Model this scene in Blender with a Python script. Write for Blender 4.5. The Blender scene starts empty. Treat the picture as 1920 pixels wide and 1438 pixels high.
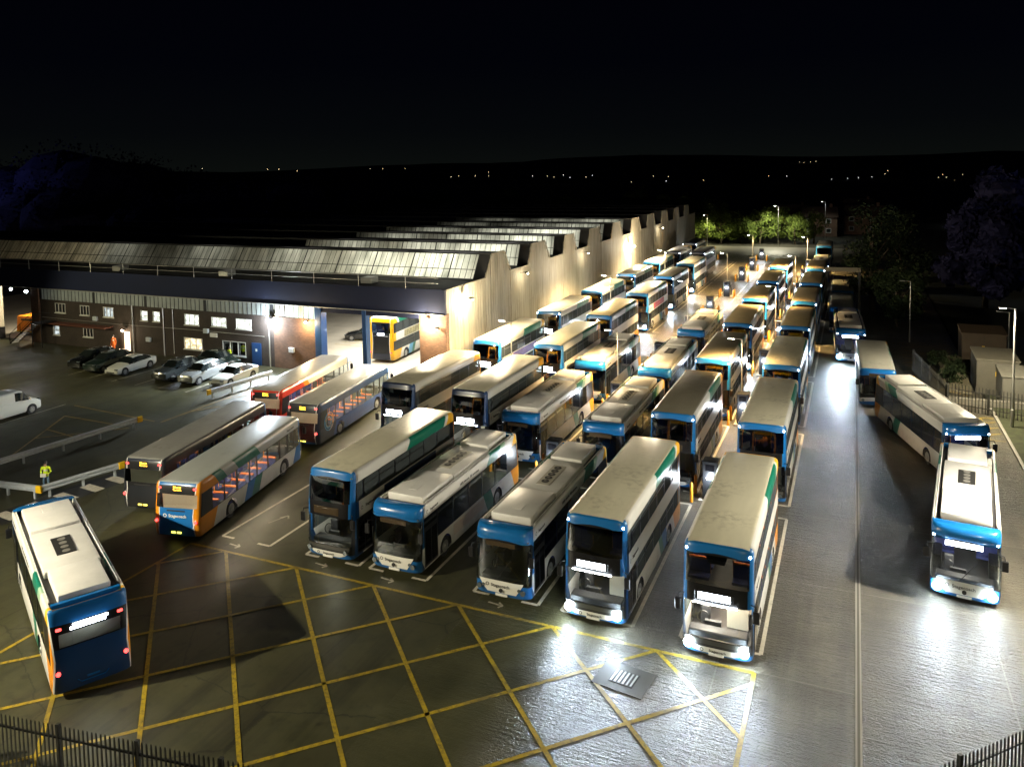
import bpy, bmesh, math, random
from math import sin, cos, pi, radians as R
from mathutils import Vector, Matrix
random.seed(7)
SC = bpy.context.scene
COL = SC.collection
# ------------------------------------------------------------------ camera
cam = bpy.data.cameras.new("Camera"); camo = bpy.data.objects.new("Camera", cam); COL.objects.link(camo)
cam.sensor_width = 36.0; cam.lens = 1475.0/1920*36; cam.shift_y = -(719-424)/1920.0
cam.clip_start = .5; cam.clip_end = 9000
YAW, PITCH, ROLL = R(23.58), R(4.14), R(-1.0)
camo.matrix_world = Matrix.Translation((0, 0, 18.24)) @ Matrix.Rotation(YAW, 4, 'Z') @ Matrix.Rotation(pi/2-PITCH, 4, 'X') @ Matrix.Rotation(ROLL, 4, 'Z')
SC.camera = camo
# ------------------------------------------------------------------ world (night sky)
W = bpy.data.worlds.new("World"); SC.world = W; W.use_nodes = True
wn = W.node_tree.nodes; wl = W.node_tree.links; wn.clear()
wo = wn.new('ShaderNodeOutputWorld'); wb = wn.new('ShaderNodeBackground'); wr = wn.new('ShaderNodeValToRGB')
wt = wn.new('ShaderNodeTexCoord'); ws = wn.new('ShaderNodeSeparateXYZ')
wl.new(wt.outputs['Generated'], ws.inputs[0]); wl.new(ws.outputs['Z'], wr.inputs[0]); wl.new(wr.outputs[0], wb.inputs[0]); wl.new(wb.outputs[0], wo.inputs[0])
e = wr.color_ramp.elements
e[0].position = 0.0; e[0].color = (.0012, .0015, .0013, 1)
e[1].position = .30; e[1].color = (.00016, .00016, .0006, 1)
x = e.new(.05); x.color = (.0006, .0008, .0010, 1); x = e.new(.13); x.color = (.0002, .0003, .0008, 1)
wb.inputs[1].default_value = 1.0
SC.view_settings.view_transform = 'Standard'; SC.view_settings.look = 'None'
SC.view_settings.exposure = 1.45; SC.view_settings.gamma = 1
SC.cycles.use_denoising = True; SC.cycles.max_bounces = 6; SC.cycles.diffuse_bounces = 3; SC.cycles.glossy_bounces = 3
SC.cycles.transparent_max_bounces = 16; SC.cycles.transmission_bounces = 4
SC.cycles.sample_clamp_indirect = 4; SC.cycles.caustics_reflective = False; SC.cycles.caustics_refractive = False
SC.cycles.use_adaptive_sampling = False
LK = 2.0   # common lamp level

def lamp(name, kind, loc, power, color, parent=None, size=.25, to=None, spot=None, blend=.5):
    d = bpy.data.lights.new(name, kind); d.energy = power*LK; d.color = color
    if kind == 'AREA': d.size = size
    else: d.shadow_soft_size = size
    if kind == 'SPOT': d.spot_size = R(spot or 120); d.spot_blend = blend
    o = bpy.data.objects.new(name, d); COL.objects.link(o); o.location = loc
    if to is not None:
        o.rotation_euler = (Vector(to)-Vector(loc)).to_track_quat('-Z', 'Y').to_euler()
    if parent: o.parent = parent
    return o
WARM = (1, .80, .50); AMB = (1, .72, .38); COOL = (.80, .91, 1); NEU = (1, .93, .78); OLIVE = (1, .95, .62)

# ------------------------------------------------------------------ materials
def ns(m): return m.node_tree.nodes, m.node_tree.links
def newmat(name):
    m = bpy.data.materials.new(name); m.use_nodes = True
    return m
def P(m): return m.node_tree.nodes['Principled BSDF']
def flat(name, col, rough=.5, metal=0, emit=None, es=0, coat=0, var=0, vs=3):
    m = newmat(name); b = P(m); n, l = ns(m)
    b.inputs['Base Color'].default_value = (*col, 1); b.inputs['Roughness'].default_value = rough; b.inputs['Metallic'].default_value = metal
    if coat: b.inputs['Coat Weight'].default_value = coat; b.inputs['Coat Roughness'].default_value = .08
    if emit: b.inputs['Emission Color'].default_value = (*emit, 1); b.inputs['Emission Strength'].default_value = es
    if var:
        t = n.new('ShaderNodeTexCoord'); k = n.new('ShaderNodeTexNoise'); k.inputs['Scale'].default_value = vs; k.inputs['Detail'].default_value = 6
        k.inputs['Roughness'].default_value = .65
        l.new(t.outputs['Object'], k.inputs['Vector']); r = n.new('ShaderNodeMapRange'); r.inputs[3].default_value = 1-var; r.inputs[4].default_value = 1+var
        r.inputs[1].default_value = .3; r.inputs[2].default_value = .7
        l.new(k.outputs[0], r.inputs[0]); mx = n.new('ShaderNodeVectorMath'); mx.operation = 'SCALE'; mx.inputs[0].default_value = col
        l.new(r.outputs[0], mx.inputs['Scale']); l.new(mx.outputs[0], b.inputs['Base Color'])
    return m
def emis(name, col, s):
    m = newmat(name); n, l = ns(m); n.clear(); o = n.new('ShaderNodeOutputMaterial'); e_ = n.new('ShaderNodeEmission')
    e_.inputs[0].default_value = (*col, 1); e_.inputs[1].default_value = s; l.new(e_.outputs[0], o.inputs[0]); return m
def glassmat(name, tint, gloss=.10, rough=.04):
    m = newmat(name); n, l = ns(m); n.clear(); o = n.new('ShaderNodeOutputMaterial'); mx = n.new('ShaderNodeMixShader')
    t = n.new('ShaderNodeBsdfTransparent'); t.inputs[0].default_value = (*tint, 1)
    g = n.new('ShaderNodeBsdfGlossy'); g.inputs[1].default_value = rough; g.inputs[0].default_value = (.9, .95, 1, 1)
    lw = n.new('ShaderNodeLayerWeight'); lw.inputs[0].default_value = .35
    r = n.new('ShaderNodeMapRange'); r.inputs[3].default_value = gloss; r.inputs[4].default_value = .65
    l.new(lw.outputs['Facing'], r.inputs[0]); l.new(r.outputs[0], mx.inputs[0]); l.new(t.outputs[0], mx.inputs[1]); l.new(g.outputs[0], mx.inputs[2]); l.new(mx.outputs[0], o.inputs[0])
    return m
class NG:
    def __init__(s, m): s.n, s.l = ns(m); s.b = P(m)
    def v(s, x, sock):
        if isinstance(x, (int, float)): sock.default_value = x
        elif isinstance(x, tuple): sock.default_value = (*x, 1) if len(sock.default_value) == 4 else x
        else: s.l.new(x, sock)
    def m(s, op, a, b=0, c=None):
        q = s.n.new('ShaderNodeMath'); q.operation = op; s.v(a, q.inputs[0]); s.v(b, q.inputs[1])
        if c is not None: s.v(c, q.inputs[2])
        return q.outputs[0]
    def mix(s, f, a, b):
        q = s.n.new('ShaderNodeMix'); q.data_type = 'RGBA'; s.v(f, q.inputs[0]); s.v(a, q.inputs[6]); s.v(b, q.inputs[7]); return q.outputs[2]
    def ramp(s, f, stops, const=True):
        q = s.n.new('ShaderNodeValToRGB'); cr = q.color_ramp; cr.interpolation = 'CONSTANT' if const else 'LINEAR'
        cr.elements[0].position = stops[0][0]; cr.elements[0].color = (*stops[0][1], 1)
        cr.elements[1].position = stops[1][0]; cr.elements[1].color = (*stops[1][1], 1)
        for p_, c_ in stops[2:]:
            k = cr.elements.new(p_); k.color = (*c_, 1)
        s.v(f, q.inputs[0]); return q.outputs[0]
    def noise(s, vec, sc, det=4, rough=.6):
        q = s.n.new('ShaderNodeTexNoise'); s.v(vec, q.inputs['Vector']) if vec else None
        q.inputs['Scale'].default_value = sc; q.inputs['Detail'].default_value = det; q.inputs['Roughness'].default_value = rough; return q.outputs[0]
    def coord(s, which='Object'):
        t = s.n.new('ShaderNodeTexCoord'); return t.outputs[which]
    def xyz(s, v):
        q = s.n.new('ShaderNodeSeparateXYZ'); s.l.new(v, q.inputs[0]); return q.outputs
    def comb(s, a, b, c):
        q = s.n.new('ShaderNodeCombineXYZ'); s.v(a, q.inputs[0]); s.v(b, q.inputs[1]); s.v(c, q.inputs[2]); return q.outputs[0]
    def rng(s, f, a, b, c, d):
        q = s.n.new('ShaderNodeMapRange'); s.v(f, q.inputs[0])
        for i, k in enumerate((a, b, c, d)): q.inputs[i+1].default_value = k
        return q.outputs[0]
    def bump(s, h, st=.3, d=.02, fac=None):
        q = s.n.new('ShaderNodeBump'); q.inputs['Strength'].default_value = st
        if fac is not None: s.l.new(s.rng(fac, 0, 1, .25, 1), q.inputs['Strength'])
        q.inputs['Distance'].default_value = d; s.l.new(h, q.inputs['Height']); s.l.new(q.outputs[0], s.b.inputs['Normal'])

BLACK = (.006, .006, .007); GREY = (.06, .06, .065); WHITE = (.62, .61, .58); CREAM = (.60, .565, .43)
BLUE = (.008, .12, .36); DBLUE = (.006, .05, .16); TEAL = (.006, .145, .095); ORANGE = (.70, .25, .01); YEL = (.80, .42, .01); NAVY = (.008, .016, .045)
def paint(name, L, H, low, mid, cove, band, zm, zc, front, rear, roof=CREAM, recess=False, rearw=.86, frame=None):
    """livery: colour blocks laid out along the body (s 0 at the front, 1 at the rear) and up it (z)"""
    m = newmat(name); g = NG(m); X, Y, Z = g.xyz(g.coord())
    s = g.m('MULTIPLY_ADD', Y, 1/L, .5)
    zz = g.m('MULTIPLY', Z, .045)
    slo = g.m('SUBTRACT', g.m('ADD', s, zz), .035)
    clow = g.ramp(slo, low)
    cc = g.m('ADD', s, g.m('MULTIPLY', g.m('SUBTRACT', H, Z), .07)); ccov = g.ramp(cc, cove)
    c = clow
    if mid:
        cm = g.ramp(s, mid); c = g.mix(g.m('GREATER_THAN', Z, zm), c, cm)
    for (a, b) in band:   # black window bands
        c = g.mix(g.m('MULTIPLY', g.m('GREATER_THAN', Z, a), g.m('LESS_THAN', Z, b)), c, g.ramp(s, [(0, front[-1][1]), (.052, BLACK), (.985, rear[-1][1])]))
    c = g.mix(g.m('GREATER_THAN', Z, zc), c, ccov)
    # front and rear faces
    ax = g.m('ABSOLUTE', X)
    zf = g.m('MULTIPLY_ADD', Z, 1/H, 0)
    cf = g.ramp(g.m('ADD', zf, g.m('MULTIPLY', g.m('MULTIPLY', ax, ax), .030)), front)
    if frame: cf = g.mix(g.m('MULTIPLY', g.m('GREATER_THAN', ax, 1.09), g.m('GREATER_THAN', Z, 2.0)), cf, frame)
    kf = .085 if mid else .10
    yf_ = g.m('SUBTRACT', Y, g.m('MULTIPLY', g.m('MAXIMUM', g.m('SUBTRACT', Z, .9), 0), kf))
    c = g.mix(g.m('LESS_THAN', yf_, -L/2+.40), c, cf)
    yr_ = g.m('ADD', Y, g.m('MULTIPLY', g.m('MAXIMUM', g.m('SUBTRACT', Z, 1), 0), (.066 if mid else .275)/(H-1)))
    cr_ = g.ramp(zf, rear)
    vcut = g.m('ADD', rearw, g.m('MULTIPLY', g.m('ABSOLUTE', g.m('SUBTRACT', zf, .45)), .25))
    side_or = g.mix(g.m('GREATER_THAN', ax, g.m('ADD', vcut, .05)), WHITE, rear[-1][1] if False else low[-1][1])
    cr2 = g.mix(g.m('GREATER_THAN', ax, vcut), cr_, side_or)
    c = g.mix(g.m('GREATER_THAN', yr_, L/2-.20), c, cr2)
    # roof
    nrm = g.n.new('ShaderNodeNewGeometry'); nz = g.xyz(nrm.outputs['Normal'])[2]
    co = g.coord()
    dn = g.noise(g.comb(X, g.m('MULTIPLY', Y, .2), 0), 1.1, 4, .55)
    dirt = g.rng(dn, .3, .75, .84, 1.05)
    rc = g.n.new('ShaderNodeVectorMath'); rc.operation = 'SCALE'; rc.inputs[0].default_value = (GREY if recess else roof); g.l.new(dirt, rc.inputs['Scale'])
    inner = g.m('LESS_THAN', ax, 1.12)
    oi = g.n.new('ShaderNodeObjectInfo').outputs['Location']; px_ = g.xyz(oi)
    sh_ = g.comb(g.m('ADD', X, g.m('MULTIPLY', px_[0], 1.7)), g.m('ADD', Y, g.m('MULTIPLY', px_[1], 1.3)), 0)
    blot = g.m('MULTIPLY', g.rng(g.noise(sh_, .55, 3, .5), .50, .66, 0, 1), g.rng(g.noise(sh_, 3.2, 3, .6), .46, .62, 0, .34))
    isroof = g.m('MULTIPLY', g.m('MULTIPLY', g.m('GREATER_THAN', nz, .72), g.m('GREATER_THAN', Z, 1.6)), g.m('MULTIPLY', inner, g.m('MULTIPLY', g.m('GREATER_THAN', Y, -L/2+.50), g.m('LESS_THAN', Y, L/2-.30))))
    seam = g.m('GREATER_THAN', g.m('ABSOLUTE', g.m('SUBTRACT', g.m('FRACT', g.m('MULTIPLY', Y, .42)), .5)), .4955)
    rcol = g.mix(g.m('MAXIMUM', blot, g.m('MULTIPLY', seam, .12)), rc.outputs[0], (.10, .085, .055))
    c = g.mix(isroof, c, rcol)
    # road film on the lower body
    gr = g.m('MULTIPLY', g.rng(Z, .3, 1.0, .55, 0), g.rng(g.noise(co, 1.6, 3), .3, .7, .3, 1))
    c = g.mix(gr, c, (.03, .026, .02))
    g.l.new(c, g.b.inputs['Base Color'])
    g.v(g.rng(g.noise(co, 1.5, 3), .35, .7, .29, .40), g.b.inputs['Roughness'])
    g.b.inputs['Coat Weight'].default_value = .2; g.b.inputs['Specular IOR Level'].default_value = .35; g.b.inputs['Coat Roughness'].default_value = .1
    return m

M = {}
M['black'] = flat('black_plastic', (.008, .008, .009), .35)
M['blackgloss'] = flat('black_gloss', (.004, .004, .005), .08, coat=.5)
M['tyre'] = flat('tyre', (.012, .012, .012), .85)
M['rim'] = flat('rim', (.28, .28, .27), .4, .6)
M['glass'] = glassmat('glass', (.42, .46, .44), .07)
M['glassdark'] = glassmat('glass_dark', (.13, .15, .15), .09)
M['glassclear'] = glassmat('glass_clear', (.80, .84, .82), .05)
M['disp'] = emis('display_white', (.82, .90, 1), 16)
M['dispoff'] = flat('display_off', (.05, .035, .02), .25)
M['amber'] = emis('display_amber', (1, .45, .03), 4)
M['head'] = emis('headlight_lit', (.75, .9, 1), 120)
M['headoff'] = flat('headlight_lens', (.12, .14, .15), .1, .3)
M['mark'] = emis('marker_lit', (.85, .93, 1), 28)
M['tail'] = emis('tail_light_lit', (1, .06, .05), 1.9)
M['tailoff'] = flat('tail_light_lens', (.25, .01, .01), .15)
M['plateY'] = flat('plate_light', (.5, .45, .02), .4, emit=(1, .85, .1), es=1.4)
M['orangelit'] = emis('indicator_lit', (1, .45, .05), 9)
M['white'] = flat('pod_white', (.64, .63, .61), .4, var=.08, vs=1.2)
M['podgrey'] = flat('pod_seam', (.16, .155, .14), .6)
M['blue'] = flat('panel_blue', BLUE, .25, coat=.4, var=.06)
M['panelwhite'] = flat('panel_white', (.68, .67, .62), .35, coat=.3)
M['grille'] = flat('grille', (.015, .015, .015), .6)
M['orange'] = flat('orange_paint', (.75, .22, .01), .45, var=.15, vs=4)
M['pole'] = flat('pole_orange', (.8, .28, .02), .35)
M['seatblue'] = flat('seat_blue', (.03, .04, .16), .9, var=.4, vs=12)
M['seatorange'] = flat('seat_orange', (.55, .13, .02), .8)
M['intcream'] = flat('interior_cream', (.42, .40, .34), .6)
M['intdark'] = flat('interior_dark', (.03, .03, .035), .6)
M['striplit'] = emis('ceiling_strip', (1, .78, .55), 34)
M['blind'] = newmat('frosted_panel'); n, l = ns(M['blind']); n.clear(); o_ = n.new('ShaderNodeOutputMaterial'); mx = n.new('ShaderNodeMixShader'); a_ = n.new('ShaderNodeBsdfTranslucent'); b_ = n.new('ShaderNodeBsdfDiffuse'); a_.inputs[0].default_value = (.8, .74, .66, 1); b_.inputs[0].default_value = (.40, .37, .31, 1); l.new(a_.outputs[0], mx.inputs[1]); l.new(b_.outputs[0], mx.inputs[2]); l.new(mx.outputs[0], o_.inputs[0])
M['wet'] = newmat('sheen_glass'); n, l = ns(M['wet']); n.clear(); o_ = n.new('ShaderNodeOutputMaterial'); mx = n.new('ShaderNodeMixShader'); mx2 = n.new('ShaderNodeMixShader'); t_ = n.new('ShaderNodeBsdfTransparent'); g_ = n.new('ShaderNodeBsdfGlossy'); d_ = n.new('ShaderNodeBsdfDiffuse'); t_.inputs[0].default_value = (.2, .22, .22, 1); g_.inputs[1].default_value = .12; d_.inputs[0].default_value = (.085, .10, .105, 1); mx.inputs[0].default_value = .14; mx2.inputs[0].default_value = .55; l.new(t_.outputs[0], mx.inputs[1]); l.new(g_.outputs[0], mx.inputs[2]); l.new(mx.outputs[0], mx2.inputs[1]); l.new(d_.outputs[0], mx2.inputs[2]); l.new(mx2.outputs[0], o_.inputs[0])  # grey diffuse mixed into the glass stands for reflections on the side windows
M['stripcool'] = emis('ceiling_strip_cool', (1, .95, .85), 4)
M['txtdark'] = flat('lettering_dark', (.05, .05, .05), .5)
M['txtwhite'] = flat('lettering_white', (.75, .75, .72), .5)
M['adred'] = flat('advert_red', (.35, .02, .02), .5, var=.5, vs=3)
M['adnavy'] = flat('advert_navy', (.012, .03, .08), .5, var=.5, vs=2)
M['adpurple'] = flat('advert_purple', (.12, .08, .35), .5, var=.3, vs=2)
M['admix'] = flat('advert_mixed', (.30, .28, .16), .5, var=.6, vs=3)
M['adpink'] = flat('advert_pale', (.50, .42, .38), .5, var=.1, vs=2)
M['silver'] = flat('galvanised', (.50, .55, .60), .38, .15, var=.12, vs=6)
M['yellowcap'] = flat('yellow_cap', (.80, .50, .01), .5)
M['steel'] = flat('steel_pole', (.40, .40, .38), .4, .5)
M['bollard'] = flat('bollard', (.72, .30, .02), .45, var=.15, vs=5)
M['cab'] = flat('charger_black', (.012, .013, .015), .3, coat=.2)
M['leaf'] = None

# ------------------------------------------------------------------ mesh builder
class MB:
    def __init__(s): s.v = []; s.f = []; s.mi = []; s.mats = []; s.cur = 0
    def use(s, mat):
        if mat not in s.mats: s.mats.append(mat)
        s.cur = s.mats.index(mat); return s
    def face(s, pts):
        b = len(s.v); s.v += [tuple(p) for p in pts]; s.f.append(tuple(range(b, b+len(pts)))); s.mi.append(s.cur)
    def poly(s, verts, faces, T=None):
        b = len(s.v)
        s.v += [tuple(T @ Vector(p)) if T else tuple(p) for p in verts]
        for f in faces: s.f.append(tuple(b+i for i in f)); s.mi.append(s.cur)
    def box(s, x0, x1, y0, y1, z0, z1, T=None):
        V = [(x, y, z) for z in (z0, z1) for y in (y0, y1) for x in (x0, x1)]
        s.poly(V, [(0, 2, 3, 1), (4, 5, 7, 6), (0, 1, 5, 4), (2, 6, 7, 3), (0, 4, 6, 2), (1, 3, 7, 5)], T)
    def bbox(s, x0, x1, y0, y1, z0, z1, b, T=None, seg=1):
        """box with bevelled edges"""
        bm = bmesh.new(); bmesh.ops.create_cube(bm, size=1)
        for v in bm.verts: v.co = Vector(((x0+x1)/2+v.co.x*(x1-x0), (y0+y1)/2+v.co.y*(y1-y0), (z0+z1)/2+v.co.z*(z1-z0)))
        bmesh.ops.bevel(bm, geom=list(bm.edges)+list(bm.verts), offset=b, segments=seg, affect='EDGES', profile=.5)
        bm.verts.index_update(); s.poly([v.co.copy() for v in bm.verts], [[v.index for v in f.verts] for f in bm.faces], T); bm.free()
    def tube(s, pts, r, n=8, cap=True):
        pts = [Vector(p) for p in pts]; rr = r if isinstance(r, (list, tuple)) else [r]*len(pts)
        base = len(s.v); up = None
        for i, p in enumerate(pts):
            d = (pts[min(i+1, len(pts)-1)]-pts[max(i-1, 0)]).normalized()
            a = d.orthogonal().normalized() if up is None else (up-d*up.dot(d)).normalized()
            up = a; b = d.cross(a)
            for k in range(n): s.v.append(tuple(p+(a*cos(2*pi*k/n)+b*sin(2*pi*k/n))*rr[i]))
        for i in range(len(pts)-1):
            for k in range(n):
                s.f.append((base+i*n+k, base+i*n+(k+1) % n, base+(i+1)*n+(k+1) % n, base+(i+1)*n+k)); s.mi.append(s.cur)
        if cap:
            s.f.append(tuple(base+k for k in range(n))[::-1]); s.mi.append(s.cur)
            s.f.append(tuple(base+(len(pts)-1)*n+k for k in range(n))); s.mi.append(s.cur)
    def disc(s, c, axis, r, th=.01, n=16):
        c = Vector(c); a = Vector(axis).normalized(); s.tube([c, c+a*th], r, n)
    def sphere(s, c, r, n=8, sx=1, sy=1, sz=1):
        bm = bmesh.new(); bmesh.ops.create_icosphere(bm, subdivisions=2, radius=r); bm.verts.index_update()
        s.poly([(c[0]+v.co.x*sx, c[1]+v.co.y*sy, c[2]+v.co.z*sz) for v in bm.verts], [[v.index for v in f.verts] for f in bm.faces]); bm.free()
    def mesh(s, name, mats=None, smooth=None):
        me = bpy.data.meshes.new(name); me.from_pydata(s.v, [], s.f)
        for m_ in (mats or s.mats): me.materials.append(m_)
        if len(s.mats) > 1: me.polygons.foreach_set('material_index', s.mi)
        me.update()
        if smooth:
            bm = bmesh.new(); bm.from_mesh(me); bmesh.ops.remove_doubles(bm, verts=bm.verts, dist=.0005); bmesh.ops.recalc_face_normals(bm, faces=bm.faces); bm.to_mesh(me); bm.free()
            for p in me.polygons: p.use_smooth = True
            me.set_sharp_from_angle(angle=R(smooth))
        return me
    def build(s, name, mat=None, parent=None, smooth=None, loc=None, rz=None):
        if mat is not None: s.mats = [mat]; s.mi = [0]*len(s.f)
        o = bpy.data.objects.new(name, s.mesh(name, None, smooth)); COL.objects.link(o)
        if parent: o.parent = parent
        if loc: o.location = loc
        if rz is not None: o.rotation_euler.z = rz
        return o
def tag(o, label, cat, group=None, kind=None):
    if label: o['label'] = label
    if cat: o['category'] = cat
    if group: o['group'] = group
    if kind: o['kind'] = kind
    return o
def empty(name, loc=(0, 0, 0), rz=0, label=None, cat=None, group=None):
    o = bpy.data.objects.new(name, None); COL.objects.link(o); o.location = loc; o.rotation_euler.z = rz; o.empty_display_size = .3
    return tag(o, label, cat, group)
def kids(o): return [c for c in KIDS.get(o.name, [])]
KIDS = {}
def reg(root):
    """remember the tree under root, once, so that it can be copied fast"""
    for o in COL.objects:
        if o.parent: KIDS.setdefault(o.parent.name, [])
        if o.parent and o.name not in [k.name for k in KIDS[o.parent.name]]: KIDS[o.parent.name].append(o)
def dup(o, loc=None, rz=None, parent=None):
    c = o.copy(); COL.objects.link(c)
    if parent: c.parent = parent
    if loc is not None: c.location = loc
    if rz is not None: c.rotation_euler.z = rz
    for k in o.children: dup(k, parent=c)
    return c
_txt = {}
def text_mesh(body, size, mat, align='CENTER', ext=.004, shear=0):
    k = (body, size, mat.name, align)
    if k in _txt: return _txt[k]
    cu = bpy.data.curves.new('t', 'FONT'); cu.body = body; cu.size = size; cu.align_x = align; cu.align_y = 'CENTER'; cu.extrude = ext; cu.offset = size*.012; cu.resolution_u = 3
    o = bpy.data.objects.new('t', cu); COL.objects.link(o); bpy.context.view_layer.update()
    me = bpy.data.meshes.new_from_object(o.evaluated_get(bpy.context.evaluated_depsgraph_get())); bpy.data.objects.remove(o)
    me.materials.clear(); me.materials.append(mat); _txt[k] = me; return me
def text_obj(name, body, size, mat, loc, rot, parent, align='CENTER'):
    o = bpy.data.objects.new(name, text_mesh(body, size, mat, align)); COL.objects.link(o); o.location = loc; o.rotation_euler = rot
    if parent: o.parent = parent
    return o
def ring(mb, c, r, w, axis='y', n=20, a0=0, a1=2*pi, th=.006, sgn=-1):
    """flat ring facing -y ('y') or +-x ('x')"""
    for i in range(n):
        p = []
        for a, q in ((a0+(a1-a0)*i/n, r), (a0+(a1-a0)*(i+1)/n, r), (a0+(a1-a0)*(i+1)/n, r-w), (a0+(a1-a0)*i/n, r-w)):
            p.append((c[0]+cos(a)*q, c[1]+sgn*th, c[2]+sin(a)*q) if axis == 'y' else (c[0]+sgn*th, c[1]+cos(a)*q, c[2]+sin(a)*q))
        mb.face(p)
# ------------------------------------------------------------------ buses
def mirrorband(a): return a
STD_FRONT = lambda lo: [(0, BLUE), (.065, WHITE), (.145, (.02, .02, .022)), (.20, BLACK), (.60, BLACK), (.66, BLUE)]
LIV = {}
LIV['dd'] = dict(L=10.6, H=4.32,
    low=[(0, DBLUE), (.075, WHITE), (.56, TEAL), (.62, BLUE), (.70, WHITE), (.84, ORANGE)],
    mid=[(0, DBLUE), (.075, WHITE), (.97, YEL)], cove=[(0, BLUE), (.05, WHITE), (.53, TEAL), (.90, WHITE), (.93, YEL)],
    band=[(1.18, 2.08), (2.86, 3.78)], zm=2.08, zc=3.78,
    front=[(0, BLUE), (.15, BLACK), (.93, BLUE)], frame=BLUE, rear=[(0, NAVY), (.12, NAVY), (.2, (.01, .014, .02)), (.9, YEL)])
LIV['dd_navy'] = dict(LIV['dd'], cove=[(0, NAVY), (.05, WHITE), (.9, YEL)], low=[(0, NAVY), (.075, WHITE), (.5, TEAL), (.55, WHITE), (.84, ORANGE)],
    front=[(0, NAVY), (.15, BLACK), (.93, NAVY)], frame=(.01, .035, .11), mid=[(0, NAVY), (.075, WHITE), (.97, YEL)])
LIV['dd_goldlit'] = dict(LIV['dd'], roof=(.58, .46, .26))  # gold of the warm lamps painted into the roof colour
LIV['dd_yellow'] = dict(LIV['dd'], low=[(0, DBLUE), (.075, WHITE), (.56, TEAL), (.61, (.1, .35, .6)), (.69, WHITE), (.84, YEL)], mid=[(0, DBLUE), (.075, WHITE), (.93, YEL)], roof=(.62, .60, .52))
LIV['dd_shaded'] = dict(LIV['dd'], roof=(.22, .20, .15))  # same livery, weaker light painted in as a darker roof
LIV['dd_black'] = dict(LIV['dd_navy'], roof=(.02, .02, .025), mid=[(0, NAVY), (.5, (.05, .06, .07))], low=[(0, NAVY), (.1, (.04, .04, .05)), (.9, NAVY)])
LIV['ee'] = dict(L=11.6, H=3.17,
    low=[(0, DBLUE), (.03, WHITE), (.60, TEAL), (.68, WHITE), (.80, WHITE), (.91, ORANGE)], mid=None,
    cove=[(0, WHITE), (.04, WHITE), (.66, TEAL), (.78, (.30, .45, .30)), (.83, WHITE), (.94, YEL)],
    band=[(1.28, 2.62)], zm=0, zc=2.62,
    front=[(0, BLUE), (.10, BLUE), (.30, BLACK), (.80, BLACK), (.84, BLUE)], rear=[(0, (.005, .035, .11)), (.57, (.005, .035, .11)), (.575, BLACK), (.83, BLUE)], recess=True, rearw=1.13)
LIV['sd'] = dict(L=11.3, H=2.95,
    low=[(0, BLUE), (.10, WHITE), (.46, TEAL), (.53, BLUE), (.60, WHITE), (.86, ORANGE)], mid=None,
    cove=[(0, (.5, .5, .5)), (.02, (.40, .42, .42)), (.50, TEAL), (.70, (.40, .42, .42)), (.80, TEAL), (.87, ORANGE)],
    band=[(1.20, 2.36)], zm=0, zc=2.36,
    front=[(0, BLUE), (.2, WHITE), (.3, BLACK), (.86, BLUE)], rear=[(0, BLUE), (.14, BLUE), (.57, BLACK), (.93, BLUE), (.97, BLUE)], roof=(.38, .40, .38), rearw=.90)
LIV['sd_front'] = dict(LIV['sd'], roof=(.55, .54, .48))
LIV['sd_navy'] = dict(LIV['sd'], low=[(0, (.008, .045, .19)), (.5, (.008, .045, .19)), (.80, (.018, .022, .035))], cove=[(0, (.02, .05, .13)), (.97, (.02, .03, .06))], roof=(.46, .46, .42),
    rear=[(0, DBLUE), (.14, (.05, .012, .012)), (.57, BLACK), (.93, (.02, .02, .03))])
LIV['sd_black'] = dict(LIV['sd'], low=[(0, (.012, .014, .02)), (.9, (.02, .022, .028))], cove=[(0, (.02, .02, .025)), (.9, (.02, .02, .03))], roof=(.27, .27, .25),
    rear=[(0, (.01, .012, .016)), (.5, BLACK), (.93, (.01, .015, .03))])
LIV['sd_red'] = dict(LIV['sd'], low=[(0, (.5, .03, .01)), (.3, (.5, .03, .01))], cove=[(0, (.55, .5, .42)), (.66, ORANGE), (.72, (.55, .04, .015)), (.9, (.55, .03, .012))], roof=(.56, .54, .48),
    rear=[(0, (.5, .03, .012)), (.14, (.5, .03, .012)), (.57, BLACK), (.93, (.5, .03, .012))])
def outline(L, W_, fy, rear, ins=0):
    """points from the front left (x -W) round the front to (x W) or the same at the rear"""
    xs = [-1, -.992, -.965, -.9, -.78, -.6, -.3, 0, .3, .6, .78, .9, .965, .992, 1]
    d = .34 if rear else .48; n_ = 5.0 if rear else 4.0
    out = []
    for x in xs:
        y = d*(1-(1-abs(x)**n_)**(1/n_))
        out.append((x*(W_-ins), (L/2-fy-y) if rear else (-L/2+fy+y)))
    return out
SPEC = {'dd': dict(W=1.27, wheels=(2.55, 7.9), r=.47,
                   lev=[(.28, .10), (.62, .02), (.9, 0), (1.1, .01), (1.2, .02), (2.05, .09), (2.2, .10), (2.72, .13), (2.88, .15), (3.76, .26), (3.95, .30), (4.1, .34)],
                   top=[(4.22, .36, .03), (4.28, .38, .09), (4.32, .44, .20)], rearrake=.12),
        'ee': dict(W=1.27, wheels=(2.6, 8.5), r=.48, lev=[(.28, .10), (.62, .02), (.9, 0), (1.1, .01), (1.3, .02), (1.88, .07), (2.33, .12), (2.60, .15), (2.66, .16), (2.9, .20), (3.05, .26)],
                   top=[(3.14, .32, .02), (3.17, .36, .05), (3.17, .44, .12), (3.0, .46, .14)], rearrake=.5),
        'sd': dict(W=1.25, wheels=(2.5, 8.3), r=.47, lev=[(.28, .10), (.62, .02), (.9, 0), (1.1, .01), (1.22, .02), (1.68, .06), (2.34, .10), (2.5, .13), (2.72, .17)],
                   top=[(2.85, .22, .03), (2.92, .30, .10), (2.95, .42, .25)], rearrake=.5)}
_bus = {}
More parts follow.
